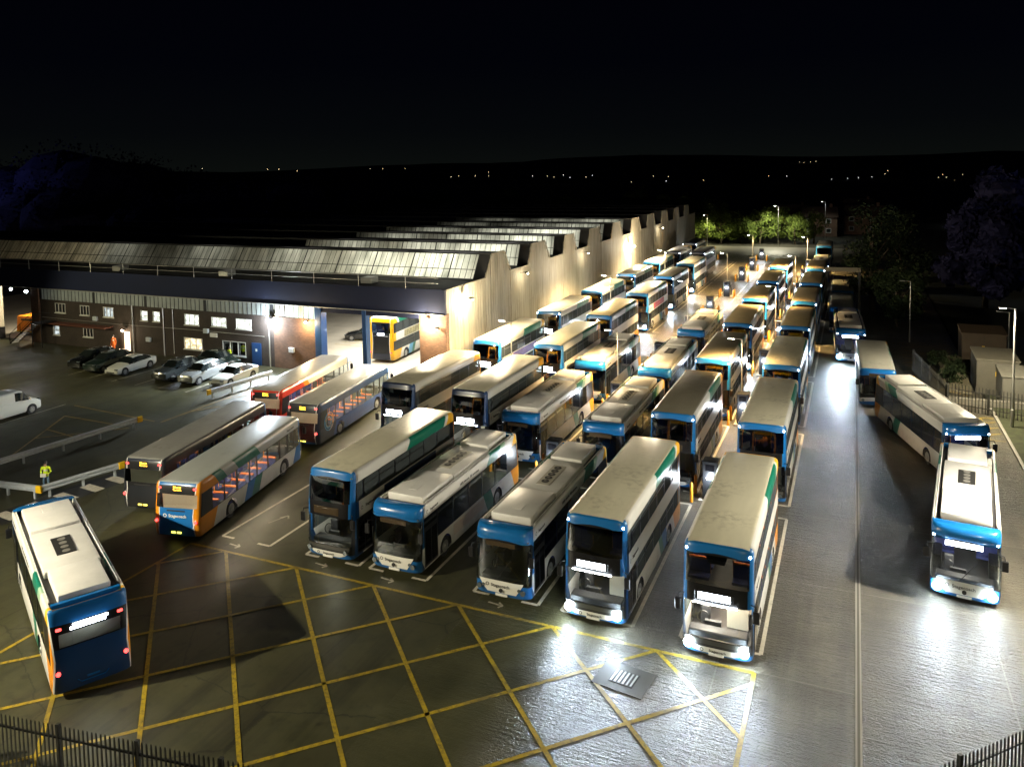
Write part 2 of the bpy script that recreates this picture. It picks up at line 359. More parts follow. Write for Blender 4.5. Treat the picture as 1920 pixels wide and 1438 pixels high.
def bus_proto(kind, liv, disp=True, head=True, mark=True, lit=False, detail=2, amber=False, cool=False, ad=None, fans='round', tail=False):
    key = (kind, liv, disp, head, mark, lit, detail, amber, ad, fans, tail)
    if key in _bus: return _bus[key], False
    lv = LIV[liv]; sp = SPEC[kind]; L = lv['L']; H = lv['H']; W_ = sp['W']
    mk = 'paint_'+liv
    if mk not in M:
        M[mk] = paint(mk, L, H, lv['low'], lv['mid'], lv['cove'], lv['band'], lv['zm'], lv['zc'], lv['front'], lv['rear'], lv.get('roof', CREAM), lv.get('recess', False), lv.get('rearw', .86), lv.get('frame'))
    pm = M[mk]; root = empty('double_decker_bus' if kind == 'dd' else ('electric_bus' if kind == 'ee' else 'single_decker_bus'))
    B = MB().use(pm); FW = MB(); FW2 = MB(); RW = MB()
    lev = [(z, fy, 0) for z, fy in sp['lev']]+[tuple(t) for t in sp['top']]
    def rearf(z): return sp['rearrake']*max(0, (z-1.0)/(H-1.0))**1.3*.55 if z > 1 else (.06 if z < .4 else 0)
    F = [outline(L, W_, fy, False, i) for z, fy, i in lev]; Rr = [outline(L, W_, rearf(z)+i*.8, True, i) for z, fy, i in lev]
    if kind == 'dd': bands = [(1.2, 2.05, [(-4.55, -3.3), (-3.2, -1.95), (-1.85, -.6), (-.5, .75), (.85, 2.1), (2.2, 3.45), (3.55, 4.6)]), (2.88, 3.76, [(-4.62, -4.12), (-4.0, -2.75), (-2.65, -1.3), (-1.2, .15), (.25, 1.6), (1.7, 3.05), (3.15, 4.6)])]
    elif kind == 'ee': bands = [(1.3, 2.60, [(-5.2, -4.0), (-3.9, -2.4), (-2.3, -.8), (-.7, .8), (.9, 2.4), (2.5, 4.0)])]
    else: bands = [(1.22, 2.34, [(-5.1, -4.45), (-4.3, -3.75), (-3.5, -2.75), (-2.5, -1.3), (-1.15, -.1), (.05, .7), (.85, 1.95), (2.15, 3.2), (3.35, 4.35)])]
    # side walls
    ybs = sorted({y for b in bands for w in b[2] for y in w})
    def inwin(z0, z1, y0, y1):
        for a, b, ws_ in bands:
            if z0 >= a-.001 and z1 <= b+.001:
                for w in ws_:
                    if y0 >= w[0]-.001 and y1 <= w[1]+.001: return True
        return False
    wins = {}
    iz = [k for k, l in enumerate(lev) if abs(l[0]-1.1) < .01][0]
    for sx in (-1, 1):
        j = 14 if sx > 0 else 0
        # skirt with arches
        pts = [(F[k][j][1], lev[k][0]) for k in range(iz, -1, -1)]
        for wy in sp['wheels']:
            cy = -L/2+wy; ar = sp['r']+.09
            pts += [(cy-ar, .28)]+[(cy+ar*cos(a), .47+ar*sin(a)) for a in [pi-pi*q/10 for q in range(11)]]+[(cy+ar, .28)]
        pts += [(Rr[k][j][1], lev[k][0]) for k in range(0, iz+1)]
        B.face([(sx*W_, y, z) for y, z in pts])
        for k in range(iz, len(lev)-1):
            z0, z1 = lev[k][0], lev[k+1][0]; x0, x1 = F[k][j][0], F[k+1][j][0]
            yy0 = [F[k][j][1]]+ybs+[Rr[k][j][1]]; yy1 = [F[k+1][j][1]]+ybs+[Rr[k+1][j][1]]
            for q in range(len(yy0)-1):
                p = [(x0, yy0[q], z0), (x0, yy0[q+1], z0), (x1, yy1[q+1], z1), (x1, yy1[q], z1)]
                if q and q < len(yy0)-2 and inwin(z0, z1, ybs[q-1], ybs[q]): pass
                else: B.face(p if sx > 0 else p[::-1])
        # wheel housings and panes
    # front and rear skins
    def cat(z0, z1, xm, rear):
        a = abs(xm)
        if not rear:
            if kind == 'dd':
                if z0 >= .89 and z1 <= 2.21 and a < .96: return 1
                if z0 >= 2.87 and z1 <= 3.96 and a < .9: return 2
            elif kind == 'ee':
                if z0 >= .89 and z1 <= 2.61 and a < .99: return 1
            else:
                if z0 >= 1.0 and z1 <= 2.35 and a < .96: return 1
        else:
            if kind == 'dd' and z0 >= 2.87 and z1 <= 3.77 and a < .70: return 3
            if kind == 'ee' and z0 >= 1.87 and z1 <= 2.34 and a < .80: return 3
            if kind == 'sd' and z0 >= 1.67 and z1 <= 2.35 and a < .85: return 3
        return 0
    for S, rear in ((F, False), (Rr, True)):
        for k in range(len(lev)-1):
            for q in range(14):
                a, b = S[k][q], S[k][q+1]; c, d = S[k+1][q+1], S[k+1][q]
                p = [(a[0], a[1], lev[k][0]), (b[0], b[1], lev[k][0]), (c[0], c[1], lev[k+1][0]), (d[0], d[1], lev[k+1][0])]
                if rear: p = p[::-1]
                t = cat(lev[k][0], lev[k+1][0], (a[0]+b[0])/2/W_, rear)
                (B, FW, FW2, RW)[t].face(p)
    B.face([(x, y, lev[-1][0]) for x, y in F[-1]]+[(x, y, lev[-1][0]) for x, y in Rr[-1][::-1]])
    B.face([(x, y, .28) for x, y in Rr[0]]+[(x, y, .28) for x, y in F[0][::-1]])
    B.build('body', pm, root, smooth=38)
    gl = M['glassclear'] if lit else M['glass']
    if FW.f: FW.build('windscreen', M['glassclear'] if (lit or disp) else M['glass'], root, smooth=60)
    if FW2.f: FW2.build('upper_windscreen', M['glassdark'], root, smooth=60)
    if RW.f: RW.build('rear_window', gl, root, smooth=60)
    sg = gl if not kind == 'ee' else (M['glass'] if lit else M['glassdark'])
    if kind == 'dd': sg = M['wet']  # side panes with the reflected grey painted in
    for a, b, ws_ in bands:
        for sx in (-1, 1):
            wm = MB()
            for w in ws_:
                if detail > 1: wm = MB()
                x = sx*(W_-.012); p = [(x, w[0], a), (x, w[1], a), (x, w[1], b), (x, w[0], b)]
                wm.face(p if sx > 0 else p[::-1])
                if detail > 1:
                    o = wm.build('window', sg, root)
                    if kind != 'ee' and (w[1]-w[0]) > 1.0 and int(w[0]*10) % 2 == 0:
                        hb = MB(); zt = b-.32; x2 = sx*(W_-.006); hb.box(min(x, x2), max(x, x2), w[0], w[1], zt, zt+.05); hb.build('vent_bar', M['black'], o)
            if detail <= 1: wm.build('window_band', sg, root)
    # interior
    I = MB().use(M['intdark']); I.box(-W_+.05, W_-.05, -L/2+.5, L/2-.3, .34, .38)
    if kind == 'dd': I.box(-W_+.03, W_-.03, -L/2+.45, L/2-.35, 2.1, 2.2)
    I.use(M['intcream']); topz = H-.16 if kind != 'ee' else 2.85
    I.box(-W_+.06, W_-.06, -L/2+.62, L/2-.5, topz-.03, topz)
    if kind == 'dd': I.box(-W_+.06, W_-.06, -L/2+.65, L/2-.4, 2.06, 2.09)
    # engine bulkhead, dashboard, driver's screen
    I.box(-W_+.12, W_-.12, L/2-.85, L/2-.8, .4, 1.3)
    if kind != 'dd': bl = MB(); bl.box(-W_+.25, W_-.25, L/2-.47, L/2-.46, 1.3, 2.33); bl.build('rear_blind', M['blind'], root)
    I.use(M['intdark']); I.bbox(-W_+.2, W_-.2, -L/2+.35, -L/2+.85, .72, .98, .04); I.box(-.55, .05, -L/2+.85, -L/2+1.0, .9, 1.12)
    I.use(M['intcream']); I.box(.12, .92, -L/2+1.9, -L/2+1.94, .4, 1.75) if kind == 'dd' else None
    I.use(M['black']); ringpts = [(-.62+.22*cos(t), -L/2+.98+.08*sin(t), 1.16+.2*sin(t)) for t in [2*pi*q/14 for q in range(15)]]; I.tube(ringpts, .02, 5, cap=False)
    if detail > 0:
        decks = [(.38, -L/2+3.2)]+([(2.2, -L/2+1.2)] if kind == 'dd' else [])
        for zf, y0 in decks:
            y = y0; k = 0
            while y < L/2-1.1:
                for cx in (-.82, .82):
                    I.use(M['seatblue']); I.box(cx-.40, cx+.40, y-.2, y+.22, zf+.40, zf+.50); I.box(cx-.40, cx+.40, y+.18, y+.27, zf+.45, zf+1.02)
                    I.use(M['seatorange' if lit else 'seatblue']); I.box(cx-.41, cx+.41, y+.17, y+.28, zf+1.02, zf+1.10)
                    if k % 2 == 0 and detail > 1: I.use(M['pole']); I.tube([(cx*.52, y+.2, zf+.5), (cx*.52, y+.2, zf+1.95)], .022, 6)
                y += .86; k += 1
        I.use(M['intdark']); I.bbox(-.80, -.42, -L/2+1.35, -L/2+1.5, .7, 1.45, .05)
        if kind == 'dd':   # blind housing shape in the upper windscreen
            I.use(M['intdark']); I.poly([(-.55, -L/2+.72, 3.86), (.35, -L/2+.72, 3.86), (.2, -L/2+.68, 3.45), (-.38, -L/2+.68, 3.45)], [(0, 1, 2, 3), (3, 2, 1, 0)])
    I.build('interior', None, root)
    if lit:
        S_ = MB()
        for sx in (-.55, .55): S_.box(sx-.05, sx+.05, -L/2+1.4, L/2-1.2, topz-.06, topz-.035)
        if kind == 'dd':
            for sx in (-.55, .55): S_.box(sx-.05, sx+.05, -L/2+.9, L/2-1.2, 2.03, 2.055)
        S_.build('ceiling_light', M['striplit'] if not cool else M['stripcool'], root)
    elif disp and kind == 'dd':
        S_ = MB(); S_.box(-.7, .7, -L/2+1.0, -L/2+1.25, 2.02, 2.055); S_.build('cab_light', M['stripcool'], root)
    # wheels
    for wy in sp['wheels']:
        for sx in (-1, 1):
            w = MB(); cy = -L/2+wy; r = sp['r']; x0, x1 = sx*(W_-.04), sx*(W_-.34)
            w.use(M['tyre']); w.tube([(x0-sx*.0, cy, .47), (x1, cy, .47)], [r-.02, r], 20)
            t = w.build('wheel', M['tyre'], root)
            if detail > 0:
                w = MB(); w.tube([(x0+sx*.012, cy, .47), (x0-sx*.02, cy, .47)], [r*.60, r*.62], 16); w.tube([(x0+sx*.05, cy, .47), (x0, cy, .47)], [.09, .13], 8)
                for q in range(8): w.disc((x0+sx*.012, cy+cos(q*pi/4)*.19, .47+sin(q*pi/4)*.19), (sx, 0, 0), .022, .02, 5)
                w.build('rim', M['rim'], t)
            w = MB(); w.box(min(sx*(W_-.36), sx*(W_-.38)), max(sx*(W_-.36), sx*(W_-.38)), cy-.6, cy+.6, .28, 1.05)
            w.box(min(sx*(W_-.37), sx*(W_-.02)), max(sx*(W_-.37), sx*(W_-.02)), cy-.6, cy+.6, 1.04, 1.06); w.build('wheel_housing', M['black'], root)
    def surf(x, z, rear=False):
        for k in range(len(lev)-1):
            if lev[k][0] <= z <= lev[k+1][0]: t = (z-lev[k][0])/max(.001, lev[k+1][0]-lev[k][0]); fy = lev[k][1]*(1-t)+lev[k+1][1]*t; break
        a = min(.999, abs(x)/W_); d_ = .34 if rear else .48; n_ = 5.0 if rear else 4.0; b = d_*(1-(1-a**n_)**(1/n_))
        return (L/2-rearf(z)-b) if rear else (-L/2+fy+b)
    def panel(name, zs, mat, off=.015, par=None, rear=False, nc=14):
        m_ = MB(); s_ = -1 if not rear else 1
        for (z0, a0, b0), (z1, a1, b1) in zip(zs[:-1], zs[1:]):
            for q in range(nc):
                p = []
                for z, a, b, f in ((z0, a0, b0, q), (z0, a0, b0, q+1), (z1, a1, b1, q+1), (z1, a1, b1, q)):
                    x = a+(b-a)*f/nc; p.append((x, surf(x, z, rear)+s_*off, z))
                m_.face(p if not rear else p[::-1])
        return m_.build(name, mat, par or root, smooth=60)
    # front furniture
    yF = -L/2
    def fr(z):   # front surface y at height z on the centre line
        for k in range(len(lev)-1):
            if lev[k][0] <= z <= lev[k+1][0]:
                t = (z-lev[k][0])/max(.001, lev[k+1][0]-lev[k][0]); return -L/2+lev[k][1]*(1-t)+lev[k+1][1]*t
        return -L/2
    if kind == 'dd':
        m = MB(); m.bbox(-.80, .62, fr(2.5)-.015, fr(2.5)+.25, 2.28, 2.66, .03); m.build('blind_box', M['black'] if disp else M['dispoff'], root)
        m = MB(); m.box(-.66, .50, fr(2.5)-.03, fr(2.5)-.018, 2.36, 2.60); m.build('destination_display', M['disp'] if disp else M['dispoff'], root)
        if disp:
            m = MB(); m.box(-.85, .75, fr(2.2)-.05, fr(2.2)-.02, 2.20, 2.225); m.build('light_bar', M['mark'], root)
        panel('bumper', [(.66, -1.12, 1.12), (.76, -1.15, 1.15), (.88, -1.15, 1.15)], flat('bumper_grey', (.05, .05, .045), .3), .012)
        panel('grille', [(.56, -.90, .90), (.64, -.98, .98), (.70, -.95, .95)], M['grille'], .02)
        panel('front_panel', [(.36, -.62, .62), (.44, -.85, .85), (.56, -1.08, 1.08), (.60, -1.12, 1.12)], M['panelwhite'], .024)
        text_obj('lettering', 'Stagecoach', .14, M['txtdark'], (.05, fr(.47)-.045, .47), (R(90), 0, 0), root)
        m = MB(); ring(m, (-.52, fr(.47)-.035, .47), .07, .028); m.build('logo', M['txtdark'], root)
        m = MB(); m.box(-.27, .27, yF+.005, yF+.04, .30, .40); m.build('number_plate', M['panelwhite'], root)
    elif kind == 'ee':
        m = MB().use(M['blue'])   # curved visor over the windscreen
        prof = [(-1.245, .42), (-1.2, .22), (-1.0, .08), (-.6, .01), (0, 0), (.6, .01), (1.0, .08), (1.2, .22), (1.245, .42)]
        rows = [(2.70, .10, 1.0), (2.78, .05, 1), (3.0, .09, 1), (3.14, .18, .995), (3.19, .30, .99)]
        for k in range(len(rows)-1):
            for q in range(8):
                def pt(r_, i): return (prof[i][0]*r_[2], -L/2+prof[i][1]+r_[1], r_[0])
                m.face([pt(rows[k], q), pt(rows[k], q+1), pt(rows[k+1], q+1), pt(rows[k+1], q)])
        r_ = rows[-1]; m.face([(prof[i][0]*r_[2], -L/2+prof[i][1]+r_[1], r_[0]) for i in range(9)]+[(1.2, -L/2+.8, 3.17), (-1.2, -L/2+.8, 3.17)])
        m.build('front_cap', M['blue'], root, smooth=50)
        m = MB(); m.box(-.72, .62, fr(2.5)-.02, fr(2.5)-.005, 2.40, 2.60); m.build('destination_display', M['disp'] if disp else M['dispoff'], root)
        m = MB(); y = yF-.02
        panel('front_panel', [(.42, -.66, .66), (.62, -.80, .80), (.90, -.98, .98), (.98, -1.02, 1.02)], M['panelwhite'], .018)
        text_obj('lettering', 'Stagecoach', .19, M['txtdark'], (-.02, y-.012, .76), (R(90), 0, 0), root)
        m = MB(); ring(m, (-.62, y+.008, .77), .08, .03); m.build('logo', M['txtdark'], root)
        m = MB(); m.tube([(0, y+.02, .57), (0, y-.025, .57)], .085, 12); m.build('badge', M['grille'], root)
        m = MB(); m.box(-.27, .27, yF+.02, yF+.05, .30, .40); m.build('number_plate', M['panelwhite'], root)
        text_obj('lettering', 'Stagecoach', .17, M['txtdark'], (W_+.005, -L/2+1.55, 2.84), (R(90), 0, R(90)), root)
        m = MB(); ring(m, (W_, -L/2+.92, 2.84), .085, .03, 'x', sgn=1); m.build('logo', M['txtdark'], root)
        text_obj('lettering', '100% electric. 0% emissions', .19, M['txtdark'], (W_+.005, -L/2+5.2, 2.84), (R(90), 0, R(90)), root)
        # wiper
        m = MB(); m.tube([(-.2, fr(1.0)-.03, 1.0), (.45, fr(1.9)-.04, 1.9)], .015, 5); m.build('wiper', M['black'], root)
        # roof: two raised pods, a central cooling unit, side rails
        def pod(nm, y0, y1, w, z1, bv=.07):
            q = MB().use(M['white']); q.bbox(-w, w, y0, y1, 2.98, z1, bv, seg=2); return q.build(nm, None, root, smooth=30)
        p1 = pod('front_pod', -L/2+1.15, -L/2+4.1, .95, 3.36); h = MB(); h.bbox(-.2, .25, -L/2+1.75, -L/2+2.35, 3.34, 3.375, .02); h.build('hatch', M['white'], p1)
        p2 = pod('battery_cover', -L/2+4.14, -L/2+8.2, .98, 3.26, .05); p3 = pod('rear_pod', -L/2+8.25, -L/2+10.7, .86, 3.38)
        h = MB().use(M['grille'])
        if fans == 'round':
            h.use(M['intcream']); h.bbox(-.34, .34, -L/2+4.9, -L/2+7.4, 3.24, 3.285, .015)
            for q in range(5):
                h.use(M['grille']); h.tube([(0, -L/2+5.3+q*.44, 3.28), (0, -L/2+5.3+q*.44, 3.30)], .19, 16)
                h.use(M['podgrey']); h.tube([(0, -L/2+5.3+q*.44, 3.295), (0, -L/2+5.3+q*.44, 3.31)], .07, 8)
        else:
            h.bbox(-.36, .36, -L/2+5.2, -L/2+7.0, 3.24, 3.29, .015)
            for q in range(4):
                h.use(M['podgrey']); h.tube([(0, -L/2+5.5+q*.42, 3.28), (0, -L/2+5.5+q*.42, 3.30)], .15, 12)
        h.build('cooling_fans', None, p2)
        rl = MB()
        for sx in (-1, 1):
            rl.tube([(sx*1.13, -L/2+.9, 3.2), (sx*1.13, L/2-1.0, 3.2)], .022, 6)
            for q in range(9): rl.tube([(sx*1.13, -L/2+1.1+q*1.15, 3.02), (sx*1.13, -L/2+1.1+q*1.15, 3.21)], .02, 5)
        rl.build('roof_rail', M['white'], root)
        # rear
        m = MB(); m.poly([(-1.0, L/2-.30, 2.66), (1.0, L/2-.30, 2.66), (1.12, L/2-.66, 3.19), (-1.12, L/2-.66, 3.19), (-1.0, L/2-.45, 2.66), (1.0, L/2-.45, 2.66), (1.12, L/2-.85, 3.19), (-1.12, L/2-.85, 3.19)],
                         [(1, 0, 3, 2), (4, 5, 6, 7), (0, 1, 5, 4), (2, 3, 7, 6), (1, 2, 6, 5), (3, 0, 4, 7)]); m.build('rear_cap', M['blue'], root)
    else:
        m = MB(); m.box(-.6, .6, fr(2.55)-.03, fr(2.55)-.01, 2.42, 2.66); m.build('destination_display', M['disp'] if disp else M['dispoff'], root)
    # lamps on the front
    for sx in (-1, 1):
        m = MB(); zc = .66 if kind != 'ee' else .62
        m.tube([(sx*1.0, yF+.06, zc), (sx*1.0, yF-.045, zc)], [.14, .17] if head else [.10, .11], 14)
        if kind == 'ee': m.tube([(sx*.82, yF+.05, zc+.08), (sx*.82, yF-.02, zc+.08)], [.06, .07], 10)
        m.build('headlight', M['head'] if head else M['headoff'], root)
        zm_ = H-.28 if kind == 'dd' else 2.68
        if kind != 'sd':
            m = MB(); m.sphere((sx*(W_-.13), -L/2+(.46 if kind == 'dd' else .30), zm_), .05); m.build('marker_light', M['mark'] if mark else M['headoff'], root)
        if detail > 1:
            m = MB(); zt = 2.35 if kind == 'dd' else 2.3
            m.tube([(sx*1.15, -L/2+.35, zt), (sx*1.38, -L/2+.12, zt+.05), (sx*1.40, -L/2+.08, zt-.12)], .025, 6); m.bbox(sx*1.40-.12, sx*1.40+.12, -L/2+.02, -L/2+.13, zt-.55, zt-.1, .03)
            m.build('mirror', M['black'], root)
    # nearside door
    m = MB().use(M['black']); yb = -L/2+.62
    m.box(W_+.004, W_+.02, yb, yb+1.2, .36, 2.2 if kind != 'dd' else 2.08); m.use(M['blackgloss']); m.box(W_+.02, W_+.026, yb+.07, yb+.56, .48, 1.98); m.box(W_+.02, W_+.026, yb+.64, yb+1.13, .48, 1.98); m.build('door', None, root)
    # rear furniture
    yR = L/2
    for sx in (-1, 1):
        m = MB(); m.disc((sx*1.08, yR-.03, 1.02), (0, 1, 0), .075, .05, 12); m.build('tail_light', M['tail'] if tail else M['tailoff'], root)
        if kind != 'dd':
            zz = 2.62 if kind == 'sd' else 2.5; ys_ = surf(sx*.98, zz, True); m = MB(); m.bbox(sx*.98-.09, sx*.98+.09, ys_-.1, ys_+.03, zz-.05, zz+.05, .02); m.build('high_tail_light', M['tail'] if tail else M['tailoff'], root)
    if kind == 'sd':
        q = yR-rearf(2.6)-.02
        m = MB(); m.box(-.24, .24, q-.05, q+.02, 2.46, 2.78); m.build('rear_display', M['black'], root)
        if amber:
            text_obj('lettering', 'Not in', .16, M['amber'], (-.02, q+.03, 2.68), (R(90), 0, R(180)), root); text_obj('lettering', 'Service', .16, M['amber'], (-.02, q+.03, 2.53), (R(90), 0, R(180)), root)
        for sx in (-.16, .16):
            m = MB(); m.box(sx-.11, sx+.11, yR-.06, yR+.005, .42, .50); m.build('plate_light', M['plateY'] if tail else M['panelwhite'], root)
        m = MB(); m.box(-.5, .5, yR-.09, surf(.4, 1.55, True)+.02, 1.52, 1.58); m.build('vent', M['grille'], root)
        for k in (-1, 1):
            m = MB(); x0 = k*1.04; m.poly([(k*1.02, yR-.045, 1.15), (k*1.10, yR-.05, 1.15), (k*.98, yR+.004, .72), (k*.92, yR+.004, .72)], [(0, 1, 2, 3), (3, 2, 1, 0)]); m.build('trim', M['panelwhite'], root)
        if liv in ('sd',):
            text_obj('lettering', 'Stagecoach', .22, M['txtwhite'], (-.1, surf(.3, 1.3, True)+.02, 1.3), (R(90), 0, R(180)), root)
            m = MB(); ring(m, (.60, surf(.6, 1.3, True)+.012, 1.3), .10, .035, sgn=1); m.build('logo', M['txtwhite'], root)
            text_obj('lettering', 'Stagecoach', .2, M['txtdark'], (-W_-.004, -L/2+1.6, 2.56), (R(90), 0, R(-90)), root)
    if kind == 'ee':
        m = MB(); ys_ = surf(.5, 2.5, True); m.box(-.50, .62, ys_, ys_+.03, 2.40, 2.48); m.box(-.58, .54, ys_-.01, ys_+.02, 2.50, 2.58); m.build('rear_display', M['disp'] if disp else M['dispoff'], root)
        m = MB(); m.tube([(-.5, yR+.01, .62), (-.38, yR+.01, .50), (.38, yR+.01, .50), (.5, yR+.01, .62)], .014, 5); m.box(-.2, .2, yR-.02, yR+.012, .60, .66); m.build('bumper_trim', M['blue'], root)
    if kind == 'dd':
        m = MB(); m.bbox(-.8, .8, yR-.2, yR+.02, 1.0, 2.6, .04); m.build('engine_cover', M['black'], root)
        m = MB(); m.box(-.35, .35, yR-.2, yR-.02, 2.68, 2.84); m.build('rear_display', M['disp'] if (tail and disp) else M['dispoff'], root)
        text_obj('lettering', 'Stagecoach', .20, M['txtdark'], (W_+.005, -L/2+1.8, 2.46), (R(90), 0, R(90)), root)
        m = MB(); ring(m, (W_, -L/2+1.06, 2.46), .09, .03, 'x', sgn=1); m.build('logo', M['txtdark'], root)
    if ad:
        for sx in (-1, 1):
            x0, x1 = sorted((sx*(W_+.003), sx*(W_+.012))); m = MB()
            m.box(x0, x1, -L/2+3.0, -L/2+8.2, 2.16, 2.80) if kind == 'dd' else m.box(x0, x1, -L/2+3.4, -L/2+6.8, .62, 1.14)
            m.build('advert_panel', M[ad], root)
    _bus[key] = root
    return root, True
def place_bus(x, y, rz, label, group=None, **k):
    p, new = bus_proto(**k)
    o = p if new else dup(p)
    if new: pass
    o.location = (x, y, 0); o.rotation_euler.z = rz
    tag(o, label, 'bus', group)
    return o
def park(cx, fy, liv, label, kind='dd', ang=0, near=False, **k):
    """bus facing the camera: front centre at cx, fy; ang as the rear leans to +x"""
    L = LIV[liv]['L']; a = R(ang); d = L/2-.12
    return place_bus(cx+sin(a)*d, fy+cos(a)*d, -a, label, kind=kind, liv=liv, **k)
def away(cx, ry, liv, label, kind='sd', ang=0, **k):
    """bus with its rear to the camera: rear centre at cx, ry"""
    L = LIV[liv]['L']; a = R(ang); d = L/2-.12
    return place_bus(cx+sin(a)*d, ry+cos(a)*d, pi-a, label, kind=kind, liv=liv, **k)
ORD = ['front', 'second', 'third', 'fourth', 'fifth', 'sixth', 'seventh', 'eighth']
GA, GJ, GI, GH, GG, GF = ('double deckers in the right-hand parked column', 'double deckers in the column beside the chargers', 'electric buses in the right-hand single-deck column',
      'electric buses in the left-hand single-deck column', 'double deckers in the second column from the hall wall', 'double deckers in the column beside the hall wall')
# right-hand column
park(-4.45, 28.3, 'dd', 'cream-roofed double decker with lit cab, nearest of the rightmost parked column', lit=True, ad=None).__setitem__('group', GA)
park(-4.45, 43.0, 'dd', 'second double decker of the rightmost parked column, yellow rear roof edge', head=False, disp=False)['group'] = GA
park(-4.55, 56.5, 'dd', 'third double decker of the rightmost parked column', head=False, disp=False, mark=True)['group'] = GA
for i, (x, y, lv_) in enumerate([(-4.6, 70.8, 'dd_goldlit'), (-4.6, 84.0, 'dd_goldlit'), (-4.6, 97.6, 'dd_goldlit'), (-4.7, 111.2, 'dd_goldlit')]):
    park(x, y, lv_, 'gold-lit roofed double decker, %s bus of the rightmost parked column' % ORD[i+3], head=False, disp=False, detail=1)['group'] = GA
park(-4.7, 127.3, 'ee', 'small electric bus, last but one in the rightmost parked column', kind='ee', head=False, disp=False, detail=1)['group'] = GA
park(-4.7, 142.8, 'dd', 'double decker at the far end of the rightmost parked column', head=False, disp=False, mark=False, detail=1)['group'] = GA
# column J
park(-9.35, 28.9, 'dd', 'double decker with glaring headlights and lit blind, nearest bus left of the chargers', ang=.5).__setitem__('group', GJ)
for i, (x, y, lv_) in enumerate([(-9.3, 43.2, 'dd_shaded'), (-9.3, 56.7, 'dd_shaded'), (-9.4, 70.6, 'dd_goldlit'), (-9.5, 84.4, 'dd_goldlit'), (-9.5, 97.9, 'dd_goldlit'), (-9.5, 111.6, 'dd_goldlit')]):
    park(x, y, lv_, '%s double decker of the column just left of the charger row' % ORD[i+1], head=(i in (2,)), disp=False, detail=2 if i < 2 else 1)['group'] = GJ
# column I and H, electric single deckers
park(-13.45, 29.1, 'ee', 'blue-visored electric bus with unlit front, beside the double decker with glaring headlights', kind='ee', head=False, disp=False, mark=False)['group'] = GI
for i, (x, y) in enumerate([(-13.5, 43.5), (-13.6, 57.0), (-13.7, 71.8)]):
    park(x, y, 'ee', '%s electric bus from the front in the right-hand single-deck column' % ORD[i+1], kind='ee', head=False, disp=False, mark=False, detail=2 if i < 1 else 1, fans='round' if i < 1 else 'square')['group'] = GI
park(-18.85, 29.3, 'ee', 'electric bus with blue visor and white front panel, beside the unlit double decker', kind='ee', head=False, disp=False, mark=False, ad='adpink')['group'] = GH
for i, (x, y) in enumerate([(-18.85, 43.6), (-18.8, 57.4)]):
    park(x, y, 'ee', '%s electric bus from the front in the left-hand single-deck column' % ORD[i+1], kind='ee', head=False, disp=False, mark=False, detail=2 if i < 1 else 1, fans='round' if i < 1 else 'square')['group'] = GH
# column G
park(-22.4, 29.2, 'dd', 'unlit double decker with blue front frame, leftmost of the front parked row', disp=False, head=False, mark=False, ad='adnavy')['group'] = GG
park(-22.3, 43.4, 'dd_navy', 'double decker with dark front and lit blind, directly behind the unlit blue-framed one', head=False, mark=False)['group'] = GG
for i, (x, y, lv_, ad_) in enumerate([(-22.2, 57.2, 'dd', None), (-22.1, 70.4, 'dd_goldlit', None), (-22.0, 84.3, 'dd', 'adred'), (-22.1, 98.2, 'dd_shaded', None), (-22.1, 112.0, 'dd', None)]):
    park(x, y, lv_, '%s double decker of the second column from the hall wall' % ORD[i+2]+(', with a red advert' if ad_ else ''), head=(i in (1, 2, 3, 4)), disp=(i == 0), mark=(i == 3), ad=ad_, detail=2 if i < 1 else 1)['group'] = GG
# column F by the hall wall
park(-27.5, 43.3, 'dd_navy', 'dark-fronted double decker with lit blind, nearest bus beside the hall wall', head=False, mark=False)['group'] = GF
for i, (x, y, lv_, ad_) in enumerate([(-27.5, 57.0, 'dd', 'adpurple'), (-27.4, 71.0, 'dd_shaded', None), (-27.3, 84.4, 'dd_shaded', None), (-27.3, 99.2, 'dd', None), (-27.3, 113.2, 'dd', None), (-27.2, 127.5, 'dd_black', None), (-27.3, 142.5, 'dd_black', None)]):
    park(x, y, lv_, '%s double decker of the column beside the hall wall' % ORD[i+1], head=False, disp=(i in (0, 1)), mark=(i in (1, 3, 5, 6)), ad=ad_, detail=2 if i < 1 else 1)['group'] = GF
park(-23.2, 127.8, 'dd_black', 'dark double decker with white marker lights at the far end of the second column', head=False, disp=False, detail=1)['group'] = GG
# moving buses on the right
park(-.15, 77.0, 'ee', 'electric bus with bright blind and headlights driving down the wet lane', kind='ee', ang=-2.5, detail=1, fans='square')
park(-1.1, 89.6, 'sd_front', 'grey-roofed single decker queuing right behind the bus in the wet lane', kind='sd', head=False, disp=False, detail=1, ang=-1)
park(-1.2, 101.6, 'sd_front', 'grey-roofed single decker queuing under the dark wash frame', kind='sd', head=False, disp=False, detail=1, ang=-1)
park(1.75, 63.2, 'sd_front', 'cream-roofed single decker with blue front waiting behind the turning electric bus', kind='sd', ang=-1.5, head=False, disp=False)
park(6.15, 50.5, 'ee', 'electric bus turning with white roof pods, its front hidden by the next bus', kind='ee', ang=-17.7, fans='square', tail=False, head=False)
park(4.35, 36.0, 'ee', 'white-roofed electric bus with glaring headlights at the right edge', kind='ee', ang=6.8, fans='square')
